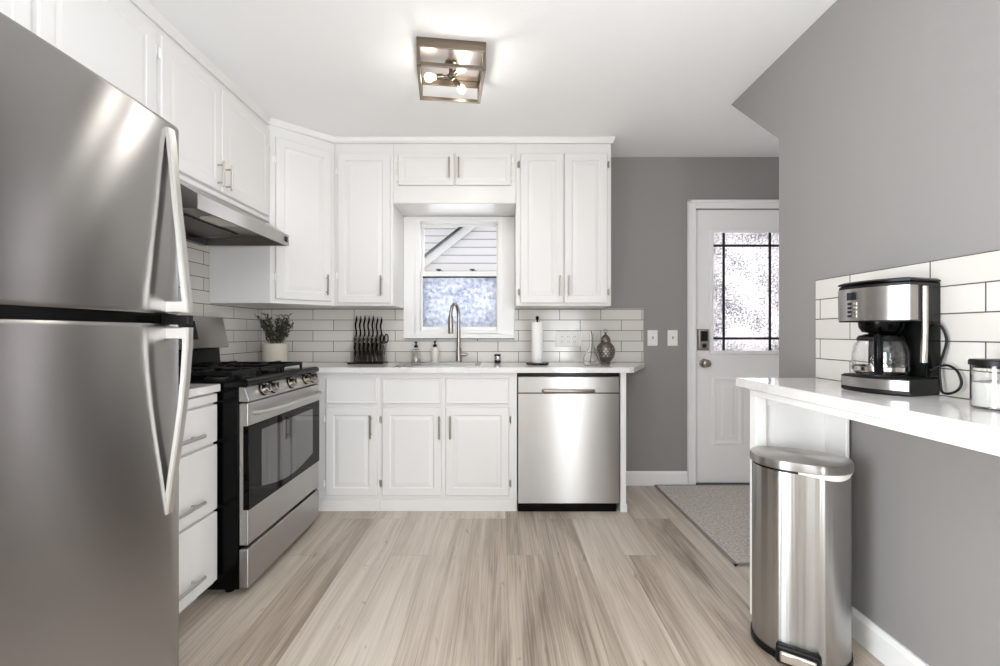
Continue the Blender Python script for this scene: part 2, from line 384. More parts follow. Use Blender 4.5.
# right wall: its far top corner is cut away by the slope of the stairs
poly = [(SY1_, 0), (2.145, 0), (2.145, 2.058), (2.59, CE), (SY1_, CE)]
struct(B().prof_x(poly, XR, XR+0.11).box(XR, XR+0.11, YR, SY0_, 0, CE).box(XR, XR+0.11, SY0_, SY1_, 0, SZ0_).box(XR, XR+0.11, SY0_, SY1_, SZ1_, CE).obj('wall_right', M['grey']))
struct(B().prof_x([(2.145, 2.058), (2.59, CE), (2.60, CE), (2.16, 2.045)], XR+0.11, XH).obj('ceiling_slope', M['ceil']))
struct(B().box(XH, XH+0.1, YR, YB, 0, CE).obj('wall_hall', M['ceil']))
struct(B().box(XR+0.11, XH, 2.02, 2.12, 0, 2.06).obj('wall_stair', M['ceil']))
RH = [(-1.35, 0.25, 0.1, 2.2), (1.03, 1.32, 0.1, 2.2)]  # unseen rear openings, assumed; the wide one added for fill light
wall_with_holes('wall_rear', XL-0.1, XR, 0, CE, YR-0.1, YR, RH, M['grey'])
for k, (a, c, d, e) in enumerate(RH):
    fr = B()
    for q in ((a-0.06, a, d-0.06, e+0.06), (c, c+0.06, d-0.06, e+0.06), (a, c, d-0.06, d), (a, c, e, e+0.06)):
        if q[1] > XR: q = (q[0], XR, q[2], q[3])
        if q[1]-q[0] > 0.005: fr.box(q[0], q[1], YR, YR+0.02, q[2], q[3])
    struct(fr.obj('window_%d' % (k+2), M['trim'], bevel=0.003))

# baseboards
def bb(name, prof_axis, *a):
    b = B(); h = 0.105; t = 0.016
    if prof_axis == 'x':   # along x on the back wall
        x0, x1 = a; b.prof_x([(YB, 0), (YB-t, 0), (YB-t, h-0.02), (YB-t*0.5, h), (YB, h)], x0, x1)
    else:
        y0, y1 = a; b.prof_y([(XR, 0), (XR-t, 0), (XR-t, h-0.02), (XR-t*0.5, h), (XR, h)], y0, y1)
    return struct(b.obj(name, M['trim']))
bb('baseboard_back', 'x', 0.803, DX0-0.062); bb('baseboard_right', 'y', YR, 2.145)

# tile backsplashes
b = B(); b.box(XL+0.012, -0.717, YB-0.011, YB, 0.918, 1.317); b.box(-0.717, 0.107, YB-0.011, YB, 0.918, 1.105); b.box(0.107, 1.068, YB-0.011, YB, 0.918, 1.317)
struct(b.obj('trim_1', M['tile_back'], bevel=0.0015), 'white subway tile backsplash on the back wall around the sink')
struct(B().box(XL, XL+0.011, 1.27, YB-0.011, 0.918, 1.80).obj('trim_2', M['tile_left'], bevel=0.0015), 'white subway tile behind the range on the left wall')
struct(B().box(XR-0.011, XR, -0.6, 1.882, 0.948, 1.3555).obj('trim_3', M['tile_bar'], bevel=0.002), 'white subway tile band above the bar counter')

# ------------------------------------------------------------------ kitchen window
win = thing('window_1', 'white double-hung window over the sink with frosted lower pane', 'window', ((WX0+WX1)/2, YB, WZ0)); struct(win)
b = B()   # flat casing boards between the upper cabinets
b.box(-0.717, WX0, YB-0.018, YB, 1.105, 2.0); b.box(WX1, 0.107, YB-0.018, YB, 1.105, 2.0); b.box(WX0, WX1, YB-0.018, YB, WZ1, 2.0); b.box(WX0, WX1, YB-0.018, YB, 1.105, WZ0)
b.obj('casing', M['trim'], win, bevel=0.003)
b = B()   # jamb
t = 0.035
b.box(WX0, WX0+t, YB-0.018, YB+0.12, WZ0, WZ1); b.box(WX1-t, WX1, YB-0.018, YB+0.12, WZ0, WZ1); b.box(WX0+t, WX1-t, YB-0.018, YB+0.12, WZ1-0.022, WZ1); b.box(WX0+t, WX1-t, YB-0.018, YB+0.12, WZ0, WZ0+0.022)
b.obj('window_frame', M['trim'], win, bevel=0.002)
B().box(-0.735+0.02, 0.105, YB-0.045, YB-0.019, 1.095, 1.12).obj('window_sill', M['trim'], win, bevel=0.003)
B().box(-0.70, 0.106, YB-0.03, YB-0.0115, 1.090, 1.0945).obj('sill_shadow_line', M['dark'], win)  # dark strip standing in for the shadow line under the sill
gx0, gx1 = WX0+t, WX1-t
def sash(name, z0, z1, y, mat, e):
    s = B(); rb, rt, st = e
    s.box(gx0, gx0+st, y, y+0.03, z0, z1); s.box(gx1-st, gx1, y, y+0.03, z0, z1); s.box(gx0+st, gx1-st, y, y+0.03, z0, z0+rb); s.box(gx0+st, gx1-st, y, y+0.03, z1-rt, z1)
    o = s.obj(name, M['trim'], win, bevel=0.002)
    B().box(gx0+st, gx1-st, y+0.012, y+0.017, z0+rb, z1-rt).obj('pane', mat, o); return o
sash('upper_sash', 1.56, WZ1-0.022, YB+0.075, M['pane'], (0.03, 0.012, 0.012))
lo = sash('lower_sash', WZ0+0.022, 1.60, YB+0.035, M['frost_win'], (0.03, 0.038, 0.012))
B().box(gx0+0.012, gx1-0.012, YB+0.034, YB+0.046, 1.552, 1.562).obj('weather_strip', M['black'], lo)
for xx in (-0.455, -0.20):
    l = B(); l.box(xx-0.022, xx+0.022, YB+0.04, YB+0.065, 1.60, 1.608); l.cyl((xx-0.006, YB+0.05, 1.604), (xx-0.006, YB+0.05, 1.618), 0.008); l.box(xx-0.03, xx+0.008, YB+0.044, YB+0.056, 1.612, 1.62)
    l.obj('sash_lock', M['dark'], win, bevel=0.001)

# neighbouring house seen through the window
nh = thing('neighbouring_house', 'pale clapboard house with a slanted gable board beyond the sink window', 'house', (-0.9, 6.6, -0.3))
B().box(-4.5, 1.1, 7.0, 7.2, -0.3, 5.5).obj('clapboard_wall', M['siding'], nh)
# lower gable standing in front, its rake rising to the right
g = [(-3.4, -0.3), (1.0, -0.3), (1.0, 3.4), (0.62, 3.4), (-3.4, 0.0)]
def rake(x): return 2.22 + (x+0.96)*0.79
g = [(-3.2, -0.3), (1.0, -0.3), (1.0, rake(1.0)), (-3.2, rake(-3.2))]
B().prof_y(g, 6.2, 6.98).obj('gable_wall', M['siding'], nh)
B().prof_y([(-3.2, rake(-3.2)-0.13), (1.0, rake(1.0)-0.13), (1.0, rake(1.0)), (-3.2, rake(-3.2))], 6.14, 6.2).obj('rake_board', M['trim'], nh)
B().prof_y([(-3.2, rake(-3.2)), (1.0, rake(1.0)), (1.0, rake(1.0)+0.035), (-3.2, rake(-3.2)+0.035)], 6.10, 6.95).obj('roof_edge', M['dark'], nh)
struct(B().box(-8, 8, YB+0.14, 14, -0.4, -0.3).obj('ground', M['ground']))

# ------------------------------------------------------------------ entry door
dr = thing('door_1', 'white entry door with leaded pebbled glass and keypad lock', 'door', ((DX0+DX1)/2, YB, 0)); struct(dr)
b = B(); cw = 0.06
for x0, x1, z0, z1 in ((DX0-cw, DX0, 0, DZ1+cw), (DX1, DX1+cw, 0, DZ1+cw), (DX0, DX1, DZ1, DZ1+cw)):
    b.box(x0, x1, YB-0.02, YB, z0, z1)
    if z1-z0 > 1: b.box(x0 if x0 < 2 else x1-0.018, x0+0.018 if x0 < 2 else x1, YB-0.028, YB-0.02, z0, z1)
    else: b.box(x0-cw, x1+cw, YB-0.028, YB-0.02, z1-0.018, z1)
b.obj('casing', M['trim'], dr, bevel=0.003)
GX0, GX1, GZ0, GZ1 = 1.592, 2.122, 1.0, 1.889
b = B(); y0, y1 = YB+0.012, YB+0.055
for q in ((DX0+0.004, GX0, 0.014, DZ1-0.004), (GX1, DX1-0.004, 0.014, DZ1-0.004), (GX0, GX1, 0.014, GZ0), (GX0, GX1, GZ1, DZ1-0.004)): b.box(q[0], q[1], y0, y1, q[2], q[3])
for x0, x1 in ((1.585, 1.825), (1.889, 2.129)):
    b.panel(x0, x1, 0.291, 0.806, y0-0.004, y0+0.001, [(0, 0.004), (0.012, 0.0), (0.03, 0.0), (0.042, 0.006), (0.06, 0.006), (0.085, 0.0)])
b.obj('door_slab', M['trim'], dr)
b = B(); q = 0.024
for x0, x1, z0, z1 in ((GX0-q, GX0+0.004, GZ0-q, GZ1+q), (GX1-0.004, GX1+q, GZ0-q, GZ1+q), (GX0, GX1, GZ0-q, GZ0+0.004), (GX0, GX1, GZ1-0.004, GZ1+q)): b.box(x0, x1, y0-0.012, y0, z0, z1)
b.obj('glass_moulding', M['trim'], dr, bevel=0.005)
B().box(GX0, GX1, YB+0.03, YB+0.036, GZ0, GZ1).obj('pane', M['frost_door'], dr)
b = B()
for xx in (1.683, 2.031): b.box(xx-0.009, xx+0.009, YB+0.024, YB+0.03, GZ0, GZ1)
for zz in (1.792, 1.094): b.box(GX0, GX1, YB+0.0235, YB+0.0298, zz-0.009, zz+0.009)
b.obj('lead_came', M['lead'], dr)
b = B(); kx = 1.518
b.panel(kx-0.042, kx+0.042, 1.005, 1.165, y0-0.026, y0, [(0, 0.012), (0.004, 0.003), (0.012, 0)])
dl = b.obj('deadbolt_lock', M['nickel'], dr, bevel=0.004)
B().box(kx-0.026, kx+0.026, y0-0.030, y0-0.0255, 1.075, 1.148).obj('keypad', M['screen'], dl, bevel=0.004)
B().cyl((kx, y0-0.034, 1.04), (kx, y0-0.024, 1.04), 0.016).obj('thumb_turn', M['dark'], dl, smooth=True)
B().lathe([(0.034, 0), (0.034, -0.008), (0.014, -0.012), (0.012, -0.03), (0.024, -0.038), (0.030, -0.052), (0.027, -0.066), (0.012, -0.073)], (kx+0.008, y0, 0.91), axis='y').obj('door_knob', M['nickel'], dr, smooth=True)
struct(B().box(DX0, DX1, YB-0.03, YB+0.1, 0, 0.012).obj('trim_4', M['dark'], bevel=0.003), 'dark threshold strip under the entry door')

# ------------------------------------------------------------------ cabinetry
RP = [(0, 0.004), (0.004, 0.0), (0.048, 0.0), (0.054, 0.005), (0.060, 0.005), (0.082, 0.001)]
SL = [(0, 0.004), (0.004, 0.0)]
SM = [(0, 0.004), (0.004, 0.0), (0.030, 0.0), (0.035, 0.004), (0.040, 0.004), (0.055, 0.001)]
def cab_door(par, Mx, x0, x1, z0, z1, t=0.02, rings=RP, name='door', mat=None):
    return B(Mx).panel(x0, x1, z0, z1, -t, -0.0005, rings).obj(name, mat or M['white'], par)
def pull(par, Mx, x, z, length=0.135, t=0.02, vertical=True, mat=None, r=0.0056):
    b = B(Mx); h = length/2; o = -t-0.030
    if vertical:
        b.cyl((x, o, z-h), (x, o, z+h), r, 10)
        for s in (-0.68, 0.68): b.cyl((x, -t+0.001, z+s*h), (x, o, z+s*h), 0.0042, 8)
    else:
        b.cyl((x-h, o, z), (x+h, o, z), r, 10)
        for s in (-0.68, 0.68): b.cyl((x+s*h, -t+0.001, z), (x+s*h, o, z), 0.0042, 8)
    return b.obj('handle', mat or M['nickel'], par, smooth=True)
def hinge(par, Mx, x, z, t=0.02, mat='trim'):
    b = B(Mx); b.cyl((x, -t*0.7, z-0.022), (x, -t*0.7, z+0.022), 0.0045, 8); b.box(x-0.012, x+0.002, -0.004, -0.0005, z-0.018, z+0.018)
    return b.obj('hinge', M[mat], par)
UB = 1.318; UT = 2.449-0.002
YU = 3.03                                   # carcass front of the back uppers
def up_back(x0, x1, z0, label):
    t = thing('upper_cabinet', label, 'cabinet', ((x0+x1)/2, (YU+YB)/2, z0))
    B().box(x0+0.0005, x1-0.0005, YU, YB-0.001, z0, UT).obj('cabinet_body', M['white'], t, bevel=0.002)
    return t, face((0, YU, 0), (1, 0, 0), (0, -1, 0))
dtop = Z(153, 3.01); dbot = Z(303, 3.01)
t, Mx = up_back(-1.112, -0.717, UB, 'tall white upper cabinet with one door, left of the sink window')
d = cab_door(t, Mx, X(337.5, 3.01), X(390, 3.01), dbot, dtop); pull(d, Mx, X(380.5, 2.98), Z(285.5, 2.98)); 
for zz in (1.52, 2.22): hinge(d, Mx, X(336.5, 3.01), zz)
t, Mx = up_back(-0.717, 0.107, 2.004, 'short white two-door cabinet above the sink window')
d = cab_door(t, Mx, X(398, 3.01), X(454, 3.01), Z(185, 3.01), dtop, rings=SM); pull(d, Mx, X(449, 2.98), Z(167, 2.98), 0.135); hinge(d, Mx, X(397, 3.01), Z(160, 3.01)); hinge(d, Mx, X(397, 3.01), Z(178, 3.01))
d = cab_door(t, Mx, X(455.3, 3.01), X(511, 3.01), Z(185, 3.01), dtop, rings=SM); pull(d, Mx, X(458.5, 2.98), Z(167, 2.98), 0.135); hinge(d, Mx, X(512.5, 3.01), Z(160, 3.01)); hinge(d, Mx, X(512.5, 3.01), Z(178, 3.01))
B(Mx).box(-0.716, 0.106, -0.012, -0.0005, 2.004, 2.022).obj('valance_moulding', M['white'], t, bevel=0.004)
t, Mx = up_back(0.107, 0.748, UB, 'tall white two-door upper cabinet right of the sink window')
d = cab_door(t, Mx, X(520.5, 3.01), X(563.3, 3.01), dbot, dtop); pull(d, Mx, X(560.5, 2.98), Z(285.5, 2.98)); hinge(d, Mx, X(519, 3.01), Z(164, 3.01), mat='nickel'); hinge(d, Mx, X(519, 3.01), Z(292, 3.01), mat='nickel')
d = cab_door(t, Mx, X(564.6, 3.01), X(607.5, 3.01), dbot, dtop); pull(d, Mx, X(569.5, 2.98), Z(285.5, 2.98)); hinge(d, Mx, X(609, 3.01), Z(164, 3.01), mat='nickel'); hinge(d, Mx, X(609, 3.01), Z(292, 3.01), mat='nickel')
# corner cabinet, diagonal front
pA, pB = (-1.406, 2.752), (-1.113, YU)
t = thing('upper_cabinet', 'white corner cabinet with a diagonal door beside the range hood', 'cabinet', (-1.55, 3.1, UB))
B().prism([(XL+0.012, 2.752), pA, pB, (-1.113, YB-0.012), (XL+0.012, YB-0.012)], UB, UT).obj('cabinet_body', M['white'], t, bevel=0.002)
u = (pB[0]-pA[0], pB[1]-pA[1], 0); L = math.hypot(u[0], u[1])
Mx = face((pA[0], pA[1], 0), u, (u[1], -u[0], 0))
d = cab_door(t, Mx, 0.028, L-0.03, dbot+0.01, dtop); pull(d, Mx, L-0.066, Z(285, 2.96)); hinge(d, Mx, 0.024, 2.2); hinge(d, Mx, 0.024, 1.48)
# cabinets on the left wall
XC = -1.42
Mx = face((XC, 0, 0), (0, 1, 0), (1, 0, 0))
t = thing('upper_cabinet', 'white two-door upper cabinet above the range hood', 'cabinet', (-1.6, 2.30, 1.81))
B().box(XL+0.001, XC, 1.848, 2.750, 1.812, UT).obj('cabinet_body', M['white'], t, bevel=0.002)
B(Mx).box(1.85, 2.748, -0.014, -0.0005, 1.812, 1.832).obj('light_rail', M['white'], t, bevel=0.004)
RS = [(0, 0.004), (0.004, 0.0), (0.05, 0.0), (0.054, 0.002), (0.06, 0.002), (0.075, 0.0005)]
d = cab_door(t, Mx, 1.862, 2.264, 1.845, 2.37, rings=RS); pull(d, Mx, 2.233, 1.925, 0.128); hinge(d, Mx, 1.857, 2.29)
d = cab_door(t, Mx, 2.269, 2.735, 1.845, 2.37, rings=RS); pull(d, Mx, 2.300, 1.925, 0.128); hinge(d, Mx, 2.741, 2.29)
t = thing('upper_cabinet', 'white upper cabinet high above the stainless refrigerator', 'cabinet', (-1.6, 1.15, 1.81))
B().box(XL+0.001, XC, 0.42, 1.846, 1.812, UT).obj('cabinet_body', M['white'], t, bevel=0.002)
for a, c in ((0.44, 0.88), (0.89, 1.345), (1.365, 1.835)):
    d = cab_door(t, Mx, a, c, 1.845, 2.37, rings=RS); hinge(d, Mx, c+0.004, 2.29)
# crown moulding along the cabinet tops
b = B(); path = [(XC, 0.42), (XC, 2.752), (-1.406, 2.752), (-1.113, YU), (0.748, YU), (0.748, YB)]
path = [(XC+0.004, 0.42), (XC+0.004, 2.745), (-1.113, YU-0.004), (0.752, YU-0.004), (0.752, YB)]
prof = [(0.0, 2.408), (0.006, 2.410), (0.010, 2.416), (0.012, 2.430), (0.018, 2.438), (0.020, CE-0.001), (0.0, CE-0.001)]
rings = []
for i, p in enumerate(path):
    p = Vector(p); ds = []
    if i > 0: ds.append((p-Vector(path[i-1])).normalized())
    if i < len(path)-1: ds.append((Vector(path[i+1])-p).normalized())
    ns = [Vector((q.y, -q.x)) for q in ds]
    n = sum(ns, Vector((0, 0))); n = n/len(ns); n = n/(n.length**2)
    rings.append([(p.x+n.x*a, p.y+n.y*a, z) for a, z in prof])
struct(b.loft(rings).obj('trim_5', M['white'], smooth=True), 'white crown moulding along the tops of the upper cabinets')

# base cabinets, back run
YC = 2.853; YD = YC-0.0
Mx = face((0, YC+0.02, 0), (1, 0, 0), (0, -1, 0))
def base_back(x0, x1, label, name='base_cabinet'):
    t = thing(name, label, 'cabinet', ((x0+x1)/2, 3.1, 0))
    b = B(); p = x0+0.0005; q = x1-0.0005; w_ = 0.018
    b.box(p, p+w_, YC+0.038, YB-0.001, 0, 0.884); b.box(q-w_, q, YC+0.038, YB-0.001, 0, 0.884); b.box(p+w_, q-w_, YB-0.012, YB-0.001, 0, 0.884); b.box(p+w_, q-w_, YC+0.038, YB-0.012, 0.08, 0.098); b.box(p, q, YC+0.02, YC+0.038, 0, 0.884)
    b.obj('cabinet_body', M['white'], t)
    B(Mx).box(x0+0.0005, x1-0.0005, -0.012, -0.0005, 0.0, 0.075).obj('base_board', M['white'], t, bevel=0.003)
    return t
zt0, zt1 = Z(404, YC), Z(378.5, YC); zd0, zd1 = Z(496, YC), Z(407.5, YC)
s = lambda px: X(px, YC)
t = base_back(-1.20, s(379.3), 'white base cabinet with one door and one drawer front beside the range')
cab_door(t, Mx, s(325.5), s(376.8), zt0, zt1, rings=[(0, 0.004), (0.004, 0), (0.012, 0), (0.015, 0.002)], name='drawer_front')
d = cab_door(t, Mx, s(325.5), s(376.8), zd0, zd1); pull(d, Mx, X(370, 2.82), Z(427.5, 2.82), 0.145); hinge(d, Mx, s(323.8), Z(419, YC)); hinge(d, Mx, s(323.8), Z(484, YC))
t = base_back(s(379.3), 0.108, 'white two-door base cabinet under the sink', 'sink_cabinet')
for a, c, hx, gx in ((382, 441.5, 439, 380.6), (445.5, 509, 450, 510.6)):
    cab_door(t, Mx, s(a), s(c), zt0, zt1, rings=[(0, 0.004), (0.004, 0), (0.012, 0), (0.015, 0.002)], name='drawer_front')
    d = cab_door(t, Mx, s(a), s(c), zd0, zd1); pull(d, Mx, X(hx, 2.82), Z(428, 2.82), 0.145)
    hinge(d, Mx, s(gx), Z(420, YC), mat='nickel'); hinge(d, Mx, s(gx), Z(484, YC), mat='nickel')
b = B(); b.box(0.764, 0.800, YC+0.0, YB-0.001, 0, 0.884); b.box(0.762, 0.806, YC-0.004, YC+0.05, 0, 0.05)
tag(b.obj('end_panel', M['white'], bevel=0.002), 'narrow white end panel right of the dishwasher', 'panel')

# drawer base by the fridge
XD = -1.225
Mx = face((XD, 0, 0), (0, 1, 0), (1, 0, 0))
t = thing('drawer_cabinet', 'white cabinet of four drawers between refrigerator and range', 'cabinet', (-1.5, 1.6, 0))
b = B(); b.box(XL+0.03, XD, 1.285, 1.925, 0.065, 0.884); b.box(XL+0.03, XD-0.07, 1.285, 1.925, 0, 0.065)
b.obj('cabinet_body', M['white'], t, bevel=0.002)
for z0, z1, hz in ((0.842, 0.878, None), (0.675, 0.832, 0.725), (0.388, 0.662, 0.46), (0.085, 0.376, 0.163)):
    d = cab_door(t, Mx, 1.30, 1.917, z0, z1, t=0.022, rings=SL, name='drawer')
    if hz: pull(d, Mx, 1.685, hz, 0.21, 0.022, False, M['handle'], 0.0075)

# countertops
cz0, cz1 = 0.885, 0.918
SX0, SX1, SY0, SY1 = -0.655, -0.155, 2.92, 3.235
b = B()
b.box(XL+0.001, SX0, 2.822, YB-0.012, cz0, cz1); b.box(SX0, SX1, 2.822, SY0, cz0, cz1); b.box(SX0, SX1, SY1, YB-0.012, cz0, cz1)
b.prism([(SX1, 2.822), (0.815, 2.822), (0.845, 2.84), (0.985, 3.14), (1.05, 3.27), (1.062, YB-0.012), (SX1, YB-0.012)], cz0, cz1)
b.box(XL+0.001, -1.20, 2.703, 2.822, cz0, cz1)
tag(b.obj('countertop', M['quartz']), 'white quartz countertop with clipped corner along the back wall', 'countertop')
tag(B().box(XL+0.013, -1.195, 1.272, 1.927, cz0, cz1).obj('countertop', M['quartz'], bevel=0.004), 'small white quartz countertop over the drawers beside the refrigerator', 'countertop')
# sink
t = thing('kitchen_sink', 'stainless drop-in sink under the window', 'sink', ((SX0+SX1)/2, (SY0+SY1)/2, 0.72))
b = B()
def ring(i, z): return [(SX0+i, SY0+i, z), (SX1-i, SY0+i, z), (SX1-i, SY1-i, z), (SX0+i, SY1-i, z)]
b.loft([ring(-0.018, 0.9185), ring(-0.018, 0.923), ring(0.010, 0.923), ring(0.016, 0.74), ring(0.03, 0.725), ring(0.025, 0.72), ring(0.008, 0.735), ring(0.004, 0.9185)], cap0=False, cap1=False, closed=True)
b.loft([ring(0.03, 0.7249), ring(0.03, 0.7201)])
b.obj('basin', M['steel'], t)
B().lathe([(0.04, 0.7252), (0.04, 0.728), (0.02, 0.7275)], ((SX0+SX1)/2, 3.08, 0)).obj('drain', M['bright'], t, smooth=True)

# faucet
fx, fy = -0.302, 3.285
t = thing('faucet', 'brushed nickel gooseneck pull-down faucet behind the sink', 'faucet', (fx, fy, 0.918))
B().lathe([(0.027, 0.9185), (0.027, 0.926), (0.021, 0.932), (0.019, 1.02), (0.014, 1.03)], (fx, fy, 0)).obj('faucet_body', M['nickel'], t, smooth=True)
pts = [(fx, fy, 1.02), (fx, fy, 1.25)]
for k in range(1, 13):
    a = PI*k/12; r = 0.06
    pts.append((fx-0.028*(1-math.cos(a))/2*1.6, fy-r*(1-math.cos(a)), 1.25+r*1.55*math.sin(a)))
ex, ey = pts[-1][0], pts[-1][1]
B().tube(pts, 0.0125, 14).obj('spout', M['nickel'], t, smooth=True)
B().lathe([(0.0135, 1.262), (0.018, 1.245), (0.020, 1.14), (0.016, 1.128)], (ex, ey, 0), 20).obj('spray_head', M['nickel'], t, smooth=True)
b = B(); b.cyl((fx, fy, 0.975), (fx+0.04, fy, 0.978), 0.011, 12); b.tube([(fx+0.035, fy, 0.978), (fx+0.055, fy-0.003, 0.976), (fx+0.066, fy-0.006, 0.984)], [0.014, 0.012, 0.008], 12)
b.obj('lever', M['nickel'], t, smooth=True)

# ------------------------------------------------------------------ dishwasher
t = thing('dishwasher', 'stainless dishwasher with a bar handle at the end of the counter', 'dishwasher', (0.435, 3.1, 0))
B().box(0.112, 0.760, YC+0.03, YB-0.01, 0.10, 0.882).obj('body', M['black'], t)
wz0, wz1 = Z(503.5, YC), Z(376.5, YC)
dx0, dx1 = s(517.8), s(619.2)
b = B(); b.box(dx0, dx1, YC-0.004, YC+0.029, wz0, wz1)
d = b.obj('door', M['steel'], t, bevel=0.004)
B().box(dx0, dx1, YC+0.006, YC+0.029, wz1+0.001, 0.880).obj('control_strip', M['black'], t, bevel=0.002)
B().box(dx0, dx1, YC-0.0055, YC-0.0042, Z(393.6, YC), Z(392.4, YC)).obj('groove', M['dark'], d)
b = B(); hx0, hx1 = s(543), s(593.5); hz = Z(390.5, YC)
b.tube([(hx0, YC-0.005, hz), (hx0+0.006, YC-0.03, hz), (hx0+0.02, YC-0.036, hz), (hx1-0.02, YC-0.036, hz), (hx1-0.006, YC-0.03, hz), (hx1, YC-0.005, hz)], 0.010, 12)
b.obj('handle', M['nickel'], d, smooth=True)
B().box(dx0+0.003, dx1-0.015, YC+0.005, YC+0.05, 0.0, wz0-0.004).obj('toe_kick', M['black'], t, bevel=0.003)

# ------------------------------------------------------------------ range
RY0, RY1 = 1.935, 2.690; RF = -1.125
t = thing('gas_range', 'stainless gas range with black cooktop and glass oven door', 'stove', (-1.42, 2.31, 0))
b = B(); b.box(-1.755, RF, RY0, RY1, 0.03, 0.898)
for yy in (RY0+0.05, RY1-0.05):
    for xx in (-1.68, -1.19): b.cyl((xx, yy, 0), (xx, yy, 0.032), 0.02)
b.obj('body', M['black'], t, bevel=0.003)
# front pieces, local x = along Y from the near end
Mx = face((RF, RY0, 0), (0, 1, 0), (1, 0, 0)); LW = RY1-RY0
def front(name, z0, z1, t_, mat, i0=0.0, par=None, bev=0.006):
    return B(Mx).box(i0, LW-i0, -t_, -0.001, z0, z1).obj(name, mat, par or t, bevel=bev, seg=3)
front('drawer', 0.035, 0.204, 0.042, M['steel'])
od = front('oven_door', 0.219, 0.833, 0.042, M['steel'])
B(Mx).box(-0.0006, LW+0.0006, -0.0455, -0.02, 0.372, 0.735).obj('door_glass', M['bglass'], od, bevel=0.002)
# arched inner window
pts = [(0.10, 0.70)]; n = 14
bot = [(0.10+(LW-0.20)*k/n, 0.445-0.04*math.sin(PI*k/n)) for k in range(n+1)]
poly = bot + [(LW-0.10, 0.70), (0.10, 0.70)]
B(Mx).loft([[(x, -0.0470, z) for x, z in poly], [(x, -0.0452, z) for x, z in poly]]).obj('oven_window', M['owin'], od)
b = B(Mx); hz = 0.785
b.tube([(0.045, -0.04, hz), (0.05, -0.068, hz), (0.075, -0.082, hz)]+[(0.075+(LW-0.15)*k/8, -0.082-0.010*math.sin(PI*k/8), hz) for k in range(1, 8)]+[(LW-0.075, -0.082, hz), (LW-0.05, -0.068, hz), (LW-0.045, -0.04, hz)], 0.0105, 14)
b.obj('oven_handle', M['handle'], od, smooth=True)
# slanted control panel
b = B(Mx); b.loft([[(x, -0.001, 0.838), (x, -0.046, 0.838), (x, -0.046, 0.848), (x, -0.024, 0.903), (x, -0.001, 0.903)] for x in (0, LW)])
cp = b.obj('control_panel', M['steel'], t, bevel=0.003)
nrm = Vector((0, -0.055, 0.022)).normalized()
for ky in (2.068, 2.150, 2.335, 2.515, 2.60):
    c = Vector((ky-RY0, -0.036, 0.874)); q = B(Mx)
    q.tube([c, c+nrm*0.006, c+nrm*0.008, c+nrm*0.030], [0.025, 0.025, 0.021, 0.019], 20)
    kb = q.obj('knob', M['knob_face'], t, smooth=True)
    B(Mx).tube([c-nrm*0.001, c+nrm*0.003], [0.029, 0.029], 20).obj('knob_bezel', M['black'], kb, smooth=True)
    g_ = B(Mx); c2 = c+nrm*0.031; g_.box(c2.x-0.003, c2.x+0.003, c2.y-0.004, c2.y+0.004, c2.z-0.014, c2.z+0.016); g_.obj('knob_grip', M['dark'], kb)
# cooktop with a rounded black front lip
b = B(); b.loft([[(-1.735, y, 0.899), (RF+0.03, y, 0.899), (RF+0.044, y, 0.907), (RF+0.044, y, 0.925), (RF+0.03, y, 0.935), (RF-0.02, y, 0.935), (RF-0.03, y, 0.925), (-1.735, y, 0.925)] for y in (RY0, RY1)])
b.obj('cooktop', M['black'], t, bevel=0.003)
# burners
for bx, by, r in ((-1.30, 2.08, 0.045), (-1.30, 2.54, 0.05), (-1.56, 2.08, 0.04), (-1.56, 2.54, 0.036), (-1.43, 2.31, 0.05)):
    q = B().lathe([(r+0.012, 0.9255), (r+0.008, 0.934), (r, 0.936)], (bx, by, 0), 24).obj('burner', M['dark'], t, smooth=True)
    B().lathe([(r-0.004, 0.9365), (r, 0.940), (r-0.003, 0.946), (0.01, 0.948)], (bx, by, 0), 24).obj('burner_cap', M['iron'], q, smooth=True)
# three cast iron grates
gw = (LW-0.05)/3
for k in range(3):
    y0 = RY0+0.025+k*gw+0.003; y1 = y0+gw-0.006; x0, x1 = -1.68, RF-0.045; z0, z1 = 0.950, 0.966; q = B(); bw = 0.012
    q.box(x0, x1, y0, y0+bw, z0, z1); q.box(x0, x1, y1-bw, y1, z0, z1); q.box(x0, x0+bw, y0, y1, z0, z1); q.box(x1-bw, x1, y0, y1, z0, z1)
    ym = (y0+y1)/2; q.box((x0+x1)/2-bw/2, (x0+x1)/2+bw/2, y0, y1, z0, z1)
    for bx in ((-1.30, -1.56) if k != 1 else (-1.43,)):
        q.box(bx-0.115, bx-0.025, ym-bw/2, ym+bw/2, z0, z1+0.006); q.box(bx+0.025, bx+0.105, ym-bw/2, ym+bw/2, z0, z1+0.006)
        q.box(bx-bw/2, bx+bw/2, y0, ym-0.03, z0, z1+0.006); q.box(bx-bw/2, bx+bw/2, ym+0.03, y1, z0, z1+0.006)
    for xx in (x0, x1-bw, (x0+x1)/2-bw/2):
        for yy in (y0, y1-bw): q.box(xx, xx+bw, yy, yy+bw, 0.9252, z0)
    q.obj('grate', M['iron'], t, bevel=0.003)
